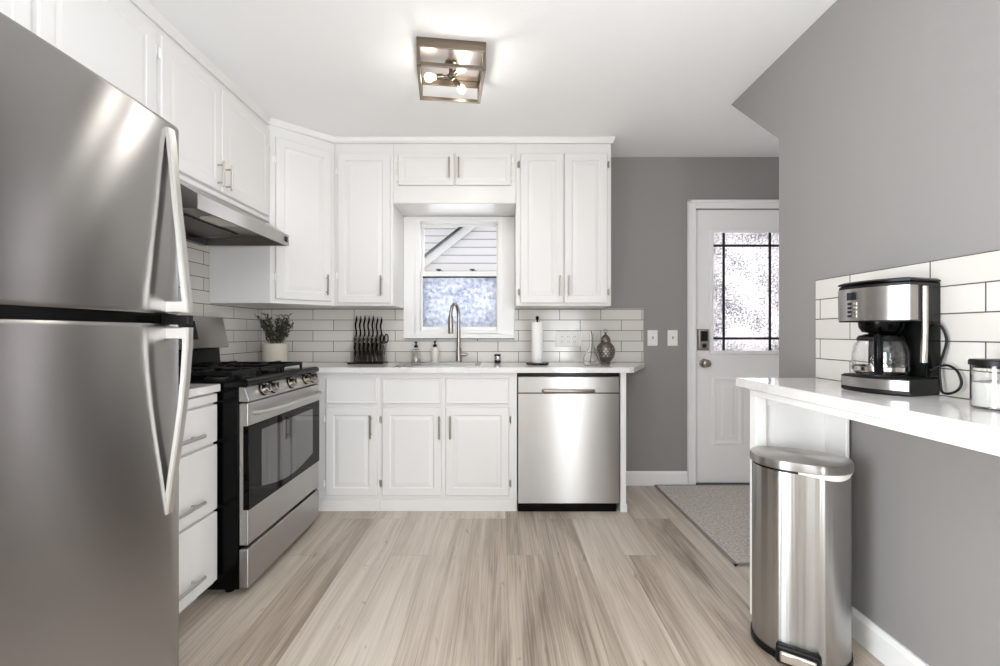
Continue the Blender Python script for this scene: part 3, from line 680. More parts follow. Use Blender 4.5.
# backguard
b = B(); b.loft([[(-1.755, y, 0.90), (-1.66, y, 0.926), (-1.675, y, 1.052), (-1.755, y, 1.052)] for y in (RY0+0.01, RY1-0.01)])
bgd = b.obj('backguard_base', M['black'], t)
b = B(); b.loft([[(-1.755, y, 1.05), (-1.622, y, 1.05), (-1.618, y, 1.06), (-1.655, y, 1.218), (-1.668, y, 1.228), (-1.755, y, 1.228)] for y in (RY0, RY1)])
bg_ = b.obj('backguard', M['steel'], t, bevel=0.004)
def slx(z): return -1.618-0.037*(z-1.06)/0.158
b = B(); b.loft([[(slx(1.10)+0.002, y, 1.10), (slx(1.20)+0.002, y, 1.20), (slx(1.20)-0.003, y, 1.20), (slx(1.10)-0.003, y, 1.10)] for y in (2.17, 2.43)])
b.obj('clock_display', M['screen'], bg_)

# range hood
t = thing('range_hood', 'stainless range hood under the left upper cabinets', 'range hood', (-1.52, 2.24, 1.64))
HY0, HY1 = 1.86, 2.665
b = B(); pr = [(XL+0.012, 1.81), (XL+0.012, 1.655), (-1.765, 1.650), (-1.765, 1.690), (-1.30, 1.715), (-1.27, 1.715), (-1.262, 1.650), (-1.250, 1.650), (-1.250, 1.712), (-1.405, 1.802), (-1.405, 1.81)]
b.prof_y(pr, HY0+0.012, HY1-0.012)
for y0, y1 in ((HY0, HY0+0.012), (HY1-0.012, HY1)): b.prof_y([(XL+0.012, 1.81), (XL+0.012, 1.650), (-1.250, 1.650), (-1.250, 1.712), (-1.405, 1.802), (-1.405, 1.81)], y0, y1)
b.obj('hood_shell', M['steel'], t)
def und(x): return 1.690+(x+1.765)*0.025/0.465
b = B(); b.loft([[(-1.72, y, und(-1.72)-0.003), (-1.50, y, und(-1.50)-0.003), (-1.50, y, und(-1.50)-0.010), (-1.72, y, und(-1.72)-0.010)] for y in (1.95, 2.58)])
b.obj('grease_filter', M['mesh'], t)
B().box(-1.76, -1.725, HY0+0.014, HY1-0.014, 1.651, 1.680).obj('rear_rail', M['black'], t)
b = B(); b.box(-1.47, -1.36, 2.20, 2.36, und(-1.42)-0.016, und(-1.36)-0.001)
b.obj('lamp_lens', M['cream'], t, bevel=0.004)
B().box(-1.252, -1.247, HY1-0.055, HY1-0.022, 1.668, 1.698).obj('control_switch', M['black'], t, bevel=0.001)
B().box(-1.34, -1.30, 2.0, 2.12, 1.706, 1.7125).obj('vent_slot', M['dark'], t)

# ------------------------------------------------------------------ refrigerator
t = thing('refrigerator', 'tall stainless top-freezer refrigerator at the left edge', 'refrigerator', (-1.36, 0.88, 0))
FY0, FY1 = 0.50, 1.279
B().box(-1.775, -0.972, FY0+0.005, FY1-0.012, 0.03, 1.706).obj('cabinet_body', M['dark'], t, bevel=0.006)
def door_prof(y0, y1, xb, xf, bow):
    ym, h = (y0+y1)/2, (y1-y0)/2; P = [(xb, y0), ]
    n = 30; fr = []
    for k in range(n+1):
        y = y0+(y1-y0)*k/n; u_ = (y-ym)/h
        fr.append((xf-bow*u_**2, y))
    # rounded vertical edges
    r = 0.016
    body = [p for p in fr if y0+r*1.2 < p[1] < y1-r*1.2]
    e0 = [(xf-bow-0.0-r+r*math.cos(a), y0+r-r*math.sin(a)) for a in [PI/2*(1-k/6) for k in range(7)]]
    e1 = [(xf-bow-r+r*math.cos(a), y1-r+r*math.sin(a)) for a in [PI/2*k/6 for k in range(7)]]
    return [(xb, y0)]+e0+body+e1+[(xb, y1)]
def fdoor(name, z0, z1):
    P = door_prof(FY0, FY1, -0.968, -0.893, 0.012); b = B(); cx, cy = -0.93, (FY0+FY1)/2
    def sc(k): return [(cx+(x-cx)*(1 if x < -0.96 else 1-k*0.5), cy+(y-cy)*(1-k*0.03)) for x, y in P]
    rings = []
    for k, dz in ((0.22, 0), (0.09, 0.003), (0.0, 0.010)): rings.append([(x, y, z0+dz) for x, y in sc(k)])
    for k, dz in ((0.0, -0.010), (0.09, -0.003), (0.22, 0)): rings.append([(x, y, z1+dz) for x, y in sc(k)])
    return b.loft(rings).obj(name, M['fridge'], t, smooth=True)
fd = fdoor('freezer_door', 1.187, 1.712); rd = fdoor('fridge_door', 0.05, 1.160)
B().box(-0.968, -0.915, FY0+0.01, FY1-0.006, 1.161, 1.186).obj('door_gap_gasket', M['black'], t)
B().box(-0.965, -0.93, FY0+0.01, FY1-0.02, 0.0, 0.045).obj('kick_grille', M['blackm'], t)
def fhandle(par, pts, y0, y1):
    b = B(); rings = []
    for i, (z, o, th) in enumerate(pts):
        xo = -0.904+o; xi = xo-th
        rings.append([(xi, y0, z), (xo-0.003, y0, z), (xo, y0+0.004, z), (xo, y1-0.004, z), (xo-0.003, y1, z), (xi, y1, z)])
    b.loft(rings)
    return b.obj('handle', M['handle'], par, smooth=True)
h1 = fhandle(fd, [(1.690, 0.012, 0.014), (1.66, 0.017, 0.013), (1.58, 0.024, 0.012), (1.48, 0.033, 0.012), (1.40, 0.042, 0.012), (1.30, 0.052, 0.013), (1.22, 0.061, 0.014), (1.190, 0.063, 0.016)], 1.212, 1.238)
h2 = fhandle(rd, [(1.150, 0.063, 0.016), (1.10, 0.062, 0.014), (1.02, 0.056, 0.013), (0.94, 0.048, 0.012), (0.85, 0.036, 0.012), (0.75, 0.021, 0.012), (0.68, 0.012, 0.012), (0.645, 0.007, 0.010)], 1.212, 1.238)
for par, z0, z1 in ((h1, 1.190, 1.222), (h2, 1.118, 1.150)):
    B().box(-0.912, -0.85, 1.214, 1.236, z0, z1).obj('handle_mount', M['handle'], par, bevel=0.003)
B().box(-0.915, -0.842, 1.214, 1.236, 1.158, 1.183).obj('hinge_trim', M['blackm'], t, bevel=0.002)

# ------------------------------------------------------------------ bar counter, right
BZ = 0.948
t = thing('bar_counter', 'white quartz bar counter along the right wall with white end panel', 'counter', (1.15, 0.6, 0))
B().box(0.984, XR-0.012, -0.5, 1.882, BZ-0.036, BZ).obj('bar_top', M['quartz'], t, bevel=0.003)
B().box(1.005, 1.03, -0.48, 1.80, BZ-0.062, BZ-0.037).obj('apron', M['trim'], t, bevel=0.002)
b = B(); b.box(1.012, XR-0.0165, 1.800, 1.825, 0, BZ-0.037); b.box(1.012, 1.055, 1.780, 1.800, 0, BZ-0.037); b.box(1.055, XR-0.0165, 1.788, 1.800, BZ-0.10, BZ-0.037)
b.box(XR-0.03, XR-0.0165, 1.69, 1.80, 0.11, BZ-0.037)
b.obj('end_support', M['trim'], t, bevel=0.003)

# ------------------------------------------------------------------ step trash can
cx_, cy_ = 1.087, 1.634; ang = math.radians(-35)
t = thing('trash_can', 'tall brushed steel pedal trash can under the bar counter', 'trash can', (cx_, cy_, 0), ang)
Mt = W[t]
def oval(a, bf, bb_, z, n=56):
    r = []
    for i in range(n):
        q = 2*PI*i/n; c, s_ = math.cos(q), math.sin(q)
        e = 0.9 if s_ < 0 else 0.75
        r.append((a*math.copysign(abs(c)**0.85, c), (bf if s_ < 0 else bb_)*math.copysign(abs(s_)**e, s_), z))
    return r
B(Mt).loft([oval(0.150, 0.128, 0.100, 0.022), oval(0.150, 0.128, 0.100, 0.6540)]).obj('can_body', M['steelv'], t, smooth=True)
B(Mt).loft([oval(0.152, 0.130, 0.102, 0.0), oval(0.155, 0.133, 0.105, 0.006), oval(0.154, 0.132, 0.104, 0.024), oval(0.1505, 0.1285, 0.1005, 0.026)]).obj('base_ring', M['blackm'], t, smooth=True)
b = B(Mt); b.loft([oval(0.154, 0.132, 0.104, 0.6620), oval(0.157, 0.135, 0.107, 0.6650), oval(0.157, 0.135, 0.107, 0.6860), oval(0.154, 0.132, 0.104, 0.6920), oval(0.145, 0.123, 0.095, 0.6940), oval(0.05, 0.04, 0.03, 0.6950)])
b.obj('lid', M['steel'], t, smooth=True)
B(Mt).loft([oval(0.148, 0.126, 0.098, 0.6535), oval(0.148, 0.126, 0.098, 0.6630)]).obj('lid_gasket', M['blackm'], t, smooth=True)
# bag edge showing under the lid on the right front
b = B(Mt); L0 = oval(0.1525, 0.1305, 0.1025, 0); m = [p for p in L0 if p[1] < 0 and p[0] > -0.02]
m.sort(key=lambda p: p[0]); 
rings = []
for k, p in enumerate(m):
    f_ = k/(len(m)-1); dz = 0.006+0.022*math.sin(PI*min(1, f_*1.15))*f_**0.6
    q = 1-0.004/0.14
    rings.append([(p[0], p[1], 0.6620), (p[0]*1.004, p[1]*1.004, 0.662-dz), (p[0]*q, p[1]*q, 0.662-dz), (p[0]*q, p[1]*q, 0.6620)])
b.loft(rings); b.obj('bin_liner', M['bag'], t, smooth=True)
# pedal with black surround
b = B(Mt); b.box(-0.065, 0.065, -0.150, -0.122, 0.004, 0.066); b.obj('pedal_housing', M['blackm'], t, bevel=0.008)
b = B(Mt); b.box(-0.052, 0.052, -0.166, -0.148, 0.018, 0.054); b.obj('pedal', M['bright'], t, bevel=0.006)

# ------------------------------------------------------------------ rug
t = thing('door_mat', 'grey rectangular mat on the floor before the entry door', 'rug', (1.75, 2.75, 0))
B().box(1.155, 2.35, 2.20, 3.318, 0.001, 0.012).obj('pile', M['rug'], t, bevel=0.003)
b = B(); rx0, rx1, ry0, ry1 = 1.143, 2.362, 2.188, 3.328
b.box(rx0, rx0+0.012, ry0, ry1, 0.0005, 0.013); b.box(rx1-0.012, rx1, ry0, ry1, 0.0005, 0.013); b.box(rx0, rx1, ry0, ry0+0.012, 0.0005, 0.0131); b.box(rx0, rx1, ry1-0.012, ry1, 0.0005, 0.0131)
b.obj('border', M['rugedge'], t)

# ------------------------------------------------------------------ ceiling lamp
lc = (-0.236, 2.164); t = thing('ceiling_light', 'square antique nickel cage ceiling light with clear bulbs', 'ceiling light', (lc[0], lc[1], 2.33), math.radians(7.4))
Ml = W[t] @ Matrix.Translation((0, 0, -2.33)); h = 0.155
b = B(Ml); b.box(-h, h, -h, h, CE-0.012, CE-0.0005)
for q in ((-h, h, -h, -h+0.008), (-h, h, h-0.008, h), (-h, -h+0.008, -h, h), (h-0.008, h, -h, h)): b.box(*q, CE-0.046, CE-0.012)
b.obj('canopy', M['bronze'], t, bevel=0.002)
B(Ml).box(-h+0.012, h-0.012, -h+0.012, h-0.012, CE-0.016, CE-0.0122).obj('reflector_plate', M['nickel'], t)
b = B(Ml); zf = 2.324; r = 0.0075; k = h-0.008
for sx in (-1, 1):
    for sy in (-1, 1): b.box(sx*k-r, sx*k+r, sy*k-r, sy*k+r, zf, CE-0.046)
for sg in (-1, 1):
    b.box(-k, k, sg*k-r, sg*k+r, zf, zf+2*r); b.box(sg*k-r, sg*k+r, -k, k, zf, zf+2*r)
b.obj('cage', M['bronze'], t, bevel=0.001)
b = B(Ml); b.cyl((0, 0, CE-0.012), (0, 0, 2.362), 0.009, 12); b.lathe([(0.03, CE-0.012), (0.03, CE-0.02), (0.012, CE-0.028)], (0, 0, 0)); b.lathe([(0.006, 2.352), (0.016, 2.358), (0.018, 2.372), (0.010, 2.382)], (0, 0, 0), 16)
b.obj('stem', M['bronze'], t, smooth=True)
for kk in range(3):
    a = math.radians(-62+120*kk); dx, dy = math.cos(a), math.sin(a)
    q = B(Ml); p0 = Vector((0.012*dx, 0.012*dy, 2.368)); d_ = Vector((dx, dy, -0.10)).normalized()
    q.tube([p0, p0+d_*0.028], 0.005, 8); q.tube([p0+d_*0.026, p0+d_*0.03, p0+d_*0.058], [0.012, 0.014, 0.014], 14)
    sk = q.obj('socket', M['bronze'], t, smooth=True)
    prof = [(0.058, 0.010), (0.066, 0.012), (0.080, 0.018), (0.092, 0.021), (0.104, 0.019), (0.113, 0.011), (0.116, 0.002)]
    B(Ml).tube([p0+d_*u_ for u_, _ in prof], [r_ for _, r_ in prof], 16).obj('bulb', M['bulb'], sk, smooth=True)
    ld = bpy.data.lights.new('bulb_light', 'POINT'); ld.energy = 0.5; ld.shadow_soft_size = 0.03; ld.color = (1, 0.95, 0.88)
    sd_ = bpy.data.lights.new('bulb_downlight', 'SPOT'); sd_.energy = 0.5; sd_.spot_size = math.radians(172); sd_.spot_blend = 0.5; sd_.shadow_soft_size = 0.05; sd_.color = (1, 0.965, 0.92)
    so_ = bpy.data.objects.new('bulb_downlight', sd_); C.objects.link(so_); so_.location = Ml @ (p0+d_*0.095+Vector((0, 0, -0.05)))
    lo_ = bpy.data.objects.new('bulb_light', ld); C.objects.link(lo_); lo_.location = Ml @ (p0+d_*0.095+Vector((0, 0, -0.03)))

# ------------------------------------------------------------------ coffee maker
cl = Vector((1.135, 1.497, BZ)); a = math.atan2(-0.95, 0.30)    # front runs from far-left to near-right
uw = Vector((math.cos(a), math.sin(a), 0)); nn = Vector((uw.y, -uw.x, 0)); 
CW, CD = 0.196, 0.142
t = thing('coffee_maker', 'black and stainless drip coffee maker on the bar counter', 'coffee maker', tuple(cl+uw*CW/2-nn*CD/2), a)
Mc = face((cl.x, cl.y, BZ), (uw.x, uw.y, 0), (nn.x, nn.y, 0))   # local: x 0..CW, y 0 (front) .. CD (back)
def cm_plan(x0, x1, yf, yb, bulge, n=14):
    P = [(x0+(x1-x0)*k/n, yf-bulge*math.sin(PI*k/n)) for k in range(n+1)]
    return P+[(x1, yb), (x0, yb)]
def pl(P, z): return [(x, y, z) for x, y in P]
fb = cm_plan(0, CW, 0.0, CD, 0.024)
B(Mc).loft([pl(cm_plan(0.004, CW-0.004, 0.004, CD, 0.024), 0.001), pl(fb, 0.006), pl(fb, 0.014), pl(fb, 0.050), pl(cm_plan(0.006, CW-0.006, 0.006, CD, 0.022), 0.054)]).obj('base', M['blackm'], t, smooth=True)
B(Mc).loft([pl(cm_plan(0.002, CW-0.002, -0.002, 0.02, 0.024), 0.016), pl(cm_plan(0.002, CW-0.002, -0.002, 0.02, 0.024), 0.046)]).obj('base_trim', M['steel'], t, smooth=True)
B(Mc).lathe([(0.062, 0.054), (0.062, 0.057), (0.05, 0.058)], (0.094, 0.045, 0), 32).obj('hot_plate', M['dark'], t, smooth=True)
B(Mc).box(0.006, CW-0.002, 0.110, CD, 0.05, 0.235).obj('tank_column', M['blackm'], t, bevel=0.008)
hd = cm_plan(-0.004, CW+0.002, -0.004, CD+0.002, 0.026)
head = B(Mc).loft([pl(hd, 0.222), pl(hd, 0.336), pl(cm_plan(0.0, CW-0.002, 0.0, CD, 0.026), 0.340)]).obj('brew_head', M['blackm'], t, smooth=True)
B(Mc).loft([pl(cm_plan(-0.006, CW+0.003, -0.006, 0.03, 0.027), 0.226), pl(cm_plan(-0.006, CW+0.003, -0.006, 0.03, 0.027), 0.328)]).obj('front_shell', M['steel'], head, smooth=True)
B(Mc).loft([pl(cm_plan(-0.006, CW+0.003, -0.006, CD+0.003, 0.027), 0.3405), pl(cm_plan(-0.006, CW+0.003, -0.006, CD+0.003, 0.027), 0.346), pl(cm_plan(0.006, CW-0.008, 0.006, CD-0.004, 0.02), 0.352)]).obj('lid', M['black'], t, smooth=True)
def cf(x, off): return -0.006-0.027*math.sin(PI*(x+0.006)/(CW+0.009))-off     # y of the curved front
b = B(Mc)
n = 6; xs = [0.034+0.036*k/n for k in range(n+1)]
b.loft([[(x, cf(x, 0.0022), 0.292), (x, cf(x, 0.0022), 0.316), (x, cf(x, -0.001), 0.316), (x, cf(x, -0.001), 0.292)] for x in xs])
b.obj('clock_display', M['screen'], head)
for i in range(4):
    for j in range(2):
        x = 0.038+0.020*j; z = 0.280-0.013*i; b = B(Mc)
        b.loft([[(q, cf(q, 0.003), z-0.004), (q, cf(q, 0.003), z+0.004), (q, cf(q, -0.001), z+0.004), (q, cf(q, -0.001), z-0.004)] for q in (x, x+0.006, x+0.012)])
        b.obj('button', M['dark'] if j == 0 else M['bright'], head)
B(Mc).lathe([(0.058, 0.222), (0.056, 0.205), (0.048, 0.190), (0.03, 0.186)], (0.094, 0.040, 0), 32).obj('filter_basket', M['black'], t, smooth=True)
B(Mc).tube([(CW+0.004, 0.052, 0.10), (CW+0.006, 0.052, 0.20), (CW+0.006, 0.052, 0.325)], 0.0085, 12).obj('water_gauge', M['nickel'], t, smooth=True)
B(Mc).box(CW-0.004, CW+0.0035, 0.07, CD-0.01, 0.055, 0.222).obj('side_panel', M['black'], t, bevel=0.004)
# cord, looping at the back right
def smooth_path(P, n=8):
    P = [Vector(p) for p in P]; out = []
    for i in range(len(P)-1):
        p0, p1, p2, p3 = P[max(i-1, 0)], P[i], P[i+1], P[min(i+2, len(P)-1)]
        for k in range(n):
            q = k/n; out.append(0.5*((2*p1)+(-p0+p2)*q+(2*p0-5*p1+4*p2-p3)*q*q+(-p0+3*p1-3*p2+p3)*q**3))
    out.append(P[-1]); return out
def wpt(px, py, xx): Y = 450*xx/(px-500); return (xx, Y, Z(py, Y))
cord = [wpt(933, 325, 1.290), wpt(941, 326, 1.300), wpt(946.5, 340, 1.304), wpt(943, 355, 1.300), wpt(939.5, 366, 1.296), wpt(940, 380, 1.292), wpt(942, 391.5, 1.288), wpt(949, 393.6, 1.285), wpt(958, 390, 1.288), wpt(961.5, 382, 1.294), wpt(957, 371, 1.298), wpt(948, 365.5, 1.297), wpt(939.5, 366.5, 1.289), wpt(930, 370, 1.27)]
B().tube(smooth_path(cord), 0.0035, 8).obj('power_cord', M['blackm'], t, smooth=True)
# carafe
cc = Mc @ Vector((0.094, 0.036, 0.0585))
t = thing('coffee_carafe', 'glass coffee carafe with black handle on the coffee maker plate', 'carafe', tuple(cc), a)
co = (cc.x, cc.y, cc.z)
B().lathe([(0.02, 0.0), (0.060, 0.0), (0.067, 0.006), (0.071, 0.03), (0.071, 0.062), (0.067, 0.085), (0.058, 0.102), (0.054, 0.110), (0.052, 0.110), (0.056, 0.101), (0.065, 0.083), (0.069, 0.062), (0.069, 0.03), (0.065, 0.008), (0.058, 0.003), (0.02, 0.003)], co, 40).obj('glass_jug', M['glass'], t, smooth=True)
B().lathe([(0.0585, 0.104), (0.0595, 0.110), (0.0565, 0.116), (0.0555, 0.112), (0.0555, 0.105)], co, 32, cap=False).obj('collar', M['blackm'], t, smooth=True)
B().lathe([(0.051, 0.1105), (0.055, 0.112), (0.055, 0.120), (0.038, 0.125), (0.012, 0.126)], co, 32).obj('lid', M['black'], t, smooth=True)
# handle faces the camera side
hd_ = (-nn*-1).normalized(); hdv = (nn*0.86+uw*0.50).normalized(); base = Vector(co)
def hp(o, z): return base+hdv*o+Vector((0, 0, z))
B().tube(smooth_path([hp(0.056, 0.116), hp(0.080, 0.120), hp(0.098, 0.104), hp(0.102, 0.066), hp(0.096, 0.032), hp(0.082, 0.012), hp(0.0705, 0.016)], 6), 0.0115, 12).obj('handle', M['black'], t, smooth=True)
B().lathe([(0.0690, 0.011), (0.0715, 0.012), (0.0722, 0.024), (0.0708, 0.025)], co, 40, cap=False).obj('measuring_band', M['bright'], t, smooth=True)

# ------------------------------------------------------------------ sugar jar
jc = (1.228, 1.108, BZ+0.0005)
t = thing('storage_jar', 'clear glass jar of white sugar with a dark lid on the bar', 'jar', jc)
B().lathe([(0.02, 0), (0.047, 0), (0.050, 0.004), (0.050, 0.106), (0.047, 0.106), (0.047, 0.005), (0.02, 0.004)], jc, 40).obj('glass_wall', M['glass'], t, smooth=True)
B().lathe([(0.02, 0.0045), (0.0465, 0.006), (0.0465, 0.064), (0.03, 0.067), (0.01, 0.066)], jc, 40).obj('sugar', M['sugar'], t, smooth=True)
B().lathe([(0.046, 0.100), (0.046, 0.1065), (0.053, 0.107), (0.053, 0.118), (0.050, 0.121), (0.01, 0.121)], jc, 40).obj('lid', M['blackm'], t, smooth=True)

# ------------------------------------------------------------------ things on the back counter
CT = 0.9182
# potted plant
pc = (-1.545, 3.10)
t = thing('potted_plant', 'dark green sprigs in a cream ceramic pot behind the range', 'plant', (pc[0], pc[1], CT))
B().lathe([(0.060, CT), (0.074, CT+0.004), (0.080, CT+0.12), (0.083, CT+0.142), (0.078, CT+0.146), (0.074, CT+0.13), (0.02, CT+0.128)], (pc[0], pc[1], 0), 36).obj('pot', M['ceramic'], t, smooth=True)
B().lathe([(0.073, CT+0.1285), (0.06, CT+0.136), (0.01, CT+0.139)], (pc[0], pc[1], 0), 24).obj('soil', M['soil'], t, smooth=True)
b = B(); st = B(); rnd = random.Random(3)
for k in range(22):
    a0 = rnd.uniform(0, 2*PI); r0 = rnd.uniform(0.005, 0.05); lean = rnd.uniform(0.015, 0.07); hgt = rnd.uniform(0.11, 0.225)
    p0 = Vector((pc[0]+r0*math.cos(a0), pc[1]+r0*math.sin(a0)*0.8, CT+0.13)); tip = p0+Vector((lean*math.cos(a0)*1.3, lean*math.sin(a0), hgt))
    if k == 0: tip = p0+Vector((-0.11, -0.02, 0.18))
    path = [p0.lerp(tip, f_)+Vector((0, 0, 0.012*math.sin(PI*f_))) for f_ in (0, .25, .5, .75, 1)]
    st.tube(path, [0.0028, 0.0025, 0.002, 0.002, 0.0015], 6)
    for m_ in range(26):
        f_ = rnd.uniform(0.15, 1.0) if hgt < 0.2 else rnd.uniform(0.1, 1.0)
        q = p0.lerp(tip, f_); an = rnd.uniform(0, 2*PI); Lf = rnd.uniform(0.022, 0.040)
        dv = Vector((math.cos(an), math.sin(an), rnd.uniform(0.3, 1.3))).normalized(); sd = dv.cross(Vector((0, 0, 1))).normalized()*0.008; th = Vector((0, 0, 0.0012))
        b.loft([[tuple(q), tuple(q+th*0.4), tuple(q+th*0.8)], [tuple(q+dv*Lf*0.5-sd), tuple(q+dv*Lf*0.5+th), tuple(q+dv*Lf*0.5+sd)], [tuple(q+dv*Lf), tuple(q+dv*Lf+th*0.3), tuple(q+dv*Lf+th*0.6)]])
st.obj('stems', M['twig'], t, smooth=True); b.obj('leaves', M['green'], t)

# knife block: a clear stand on a black foot, two ranks of knives
kx0, kx1, ky = X(352.5, 3.2), X(384.5, 3.2), 3.20
t = thing('knife_block', 'clear acrylic knife stand on a black base against the backsplash', 'knife block', ((kx0+kx1)/2, ky, CT))
B().box(kx0-0.02, kx1+0.004, ky-0.055, ky+0.08, CT, CT+0.010).obj('base', M['black'], t, bevel=0.002)
b = B(); b.box(kx0, kx1, ky-0.045, ky-0.041, CT+0.0105, CT+0.085); b.box(kx0, kx1, ky+0.066, ky+0.070, CT+0.0105, CT+0.20); b.box(kx0, kx1, ky+0.008, ky+0.012, CT+0.0105, CT+0.18)
b.obj('panels', M['smoke'], t)
def knife(x, y, ztip, zb, zt, lab, seedv, lean):
    # blade down in the stand, curved black handle with steel bolster and butt
    k = thing('kitchen_knife', lab, 'knife', (x, y, ztip), 0, 'knives in the clear stand')
    bl = B(); wv = 0.011
    bl.loft([[(x-0.001, y-0.0012, ztip), (x+0.001, y-0.0012, ztip), (x+0.001, y+0.0012, ztip), (x-0.001, y+0.0012, ztip)], [(x-wv, y-0.0012, ztip+0.03), (x+0.001, y-0.0012, ztip+0.03), (x+0.001, y+0.0012, ztip+0.03), (x-wv, y+0.0012, ztip+0.03)],
             [(x-wv, y-0.0012, zb), (x+0.006, y-0.0012, zb), (x+0.006, y+0.0012, zb), (x-wv, y+0.0012, zb)]])
    bl.obj('blade', M['bright'], k)
    L_ = zt-zb; P = [(x+0.004*math.sin(2.6*PI*f_)+lean*f_, y-0.012*f_, zb+L_*f_) for f_ in [i/8 for i in range(9)]]
    B().tube(P, [0.0055, 0.0068, 0.0065, 0.006, 0.0062, 0.0066, 0.007, 0.007, 0.0055], 10).obj('handle', M['black'], k, smooth=True)
    B().tube([(P[0][0], P[0][1], zb-0.012), P[0]], 0.0066, 10).obj('bolster', M['bright'], k, smooth=True)
    B().tube([P[-1], (P[-1][0]+0.001, P[-1][1]-0.001, P[-1][2]+0.012)], [0.0058, 0.005], 10).obj('butt_cap', M['bright'], k, smooth=True)
for i in range(7):
    xx = kx0+0.006+i*0.0302
    knife(xx, ky+0.055, CT+0.030, CT+0.190, CT+0.332-0.006*(i % 2)-0.006*max(0, i-4), 'black handled knife in the tall back rank of the clear stand', i, 0.006)
for i in range(6):
    xx = kx0+0.022+i*0.031
    knife(xx, ky-0.012, CT+0.014, CT+0.060, CT+0.150-0.004*(i % 2), 'shorter black handled knife in the front rank of the clear stand', i, 0.004)
sx = kx1-0.012
t = thing('kitchen_scissors', 'black handled kitchen scissors at the right end of the knife stand', 'scissors', (sx, ky+0.035, CT+0.04))
b = B(); 
for sg in (-1, 1): b.box(sx+sg*0.004-0.004, sx+sg*0.004+0.004, ky+0.034+sg*0.002-0.0015, ky+0.034+sg*0.002+0.0015, CT+0.04, CT+0.15)
b.obj('blade', M['bright'], t)
for sg in (-1, 1):
    pts = [(sx+sg*0.016+0.013*math.cos(q), ky+0.034+sg*0.002, CT+0.178+0.03*math.sin(q)) for q in [2*PI*i/20 for i in range(21)]]
    B().tube(pts, 0.0045, 8).obj('handle', M['black'], t, smooth=True)

# two soap bottles
def bottle(px, label, mat, r, hh, fill):
    Y = 3.275; x = X(px, Y); t = thing('soap_bottle', label, 'bottle', (x, Y, CT))
    if fill: B().lathe([(r*0.9, CT), (r, CT+0.004), (r, CT+hh), (r*0.75, CT+hh+0.012), (0.012, CT+hh+0.016), (0.012, CT+hh+0.026)], (x, Y, 0), 28).obj('bottle_body', mat, t, smooth=True)
    else:
        B().lathe([(r*0.5, CT), (r*0.9, CT), (r, CT+0.004), (r, CT+hh), (r*0.75, CT+hh+0.012), (0.012, CT+hh+0.016), (0.012, CT+hh+0.026), (0.010, CT+hh+0.026), (0.010, CT+hh+0.015), (r*0.72, CT+hh+0.010), (r-0.003, CT+hh), (r-0.003, CT+0.006), (r*0.5, CT+0.004)], (x, Y, 0), 28).obj('bottle_body', mat, t, smooth=True)
        B().lathe([(r*0.5, CT+0.0045), (r-0.004, CT+0.007), (r-0.004, CT+hh*0.55), (0.01, CT+hh*0.55)], (x, Y, 0), 28).obj('soap', M['cream'], t, smooth=True)
    b = B(); zc = CT+hh+0.0262; b.lathe([(0.0145, zc), (0.0145, zc+0.016), (0.006, zc+0.018), (0.005, zc+0.032), (0.010, zc+0.033), (0.010, zc+0.042)], (x, Y, 0), 18); b.box(x-0.005, x+0.005, Y-0.042, Y, zc+0.034, zc+0.041)
    b.obj('pump', M['black'], t, smooth=True)
bottle(416, 'clear glass soap bottle with black pump left of the faucet', M['glass'], 0.031, 0.085, False)
bottle(435, 'pale lotion bottle with black pump nearest the faucet', M['cream'], 0.029, 0.090, True)

# small dark pot by the window's right end
x0_, Y_ = X(497.5, 3.28), 3.28
t = thing('brush_holder', 'small dark ribbed cup right of the faucet by the backsplash', 'cup', (x0_, Y_, CT))
B().lathe([(0.020, CT), (0.023, CT+0.003), (0.023, CT+0.062), (0.020, CT+0.062), (0.020, CT+0.010), (0.005, CT+0.008)], (x0_, Y_, 0), 24).obj('cup', M['dark'], t, smooth=True)
B().lathe([(0.0235, CT+0.02), (0.0245, CT+0.024), (0.0245, CT+0.045), (0.0235, CT+0.049)], (x0_, Y_, 0), 24, cap=False).obj('band', M['bright'], t, smooth=True)

# paper towel
px_, Y_ = X(537.3, 3.12), 3.12
t = thing('paper_towel_holder', 'black upright paper towel stand right of the window', 'paper towel holder', (px_, Y_, CT))
B().lathe([(0.078, CT), (0.080, CT+0.004), (0.078, CT+0.010), (0.02, CT+0.012)], (px_, Y_, 0), 36).obj('base', M['black'], t, smooth=True)
B().lathe([(0.006, CT+0.0122), (0.006, CT+0.305), (0.003, CT+0.306), (0.011, CT+0.312), (0.013, CT+0.322), (0.009, CT+0.332), (0.002, CT+0.336)], (px_, Y_, 0), 16).obj('rod', M['black'], t, smooth=True)
b = B(); b.lathe([(0.012, CT+0.0125), (0.039, CT+0.0125), (0.040, CT+0.016), (0.040, CT+0.288), (0.039, CT+0.291), (0.012, CT+0.291)], (px_, Y_, 0), 40)
bm_ = b; tag(b.obj('paper_towel_roll', M['paper'], smooth=True), 'white paper towel roll on the black stand', 'paper towel')

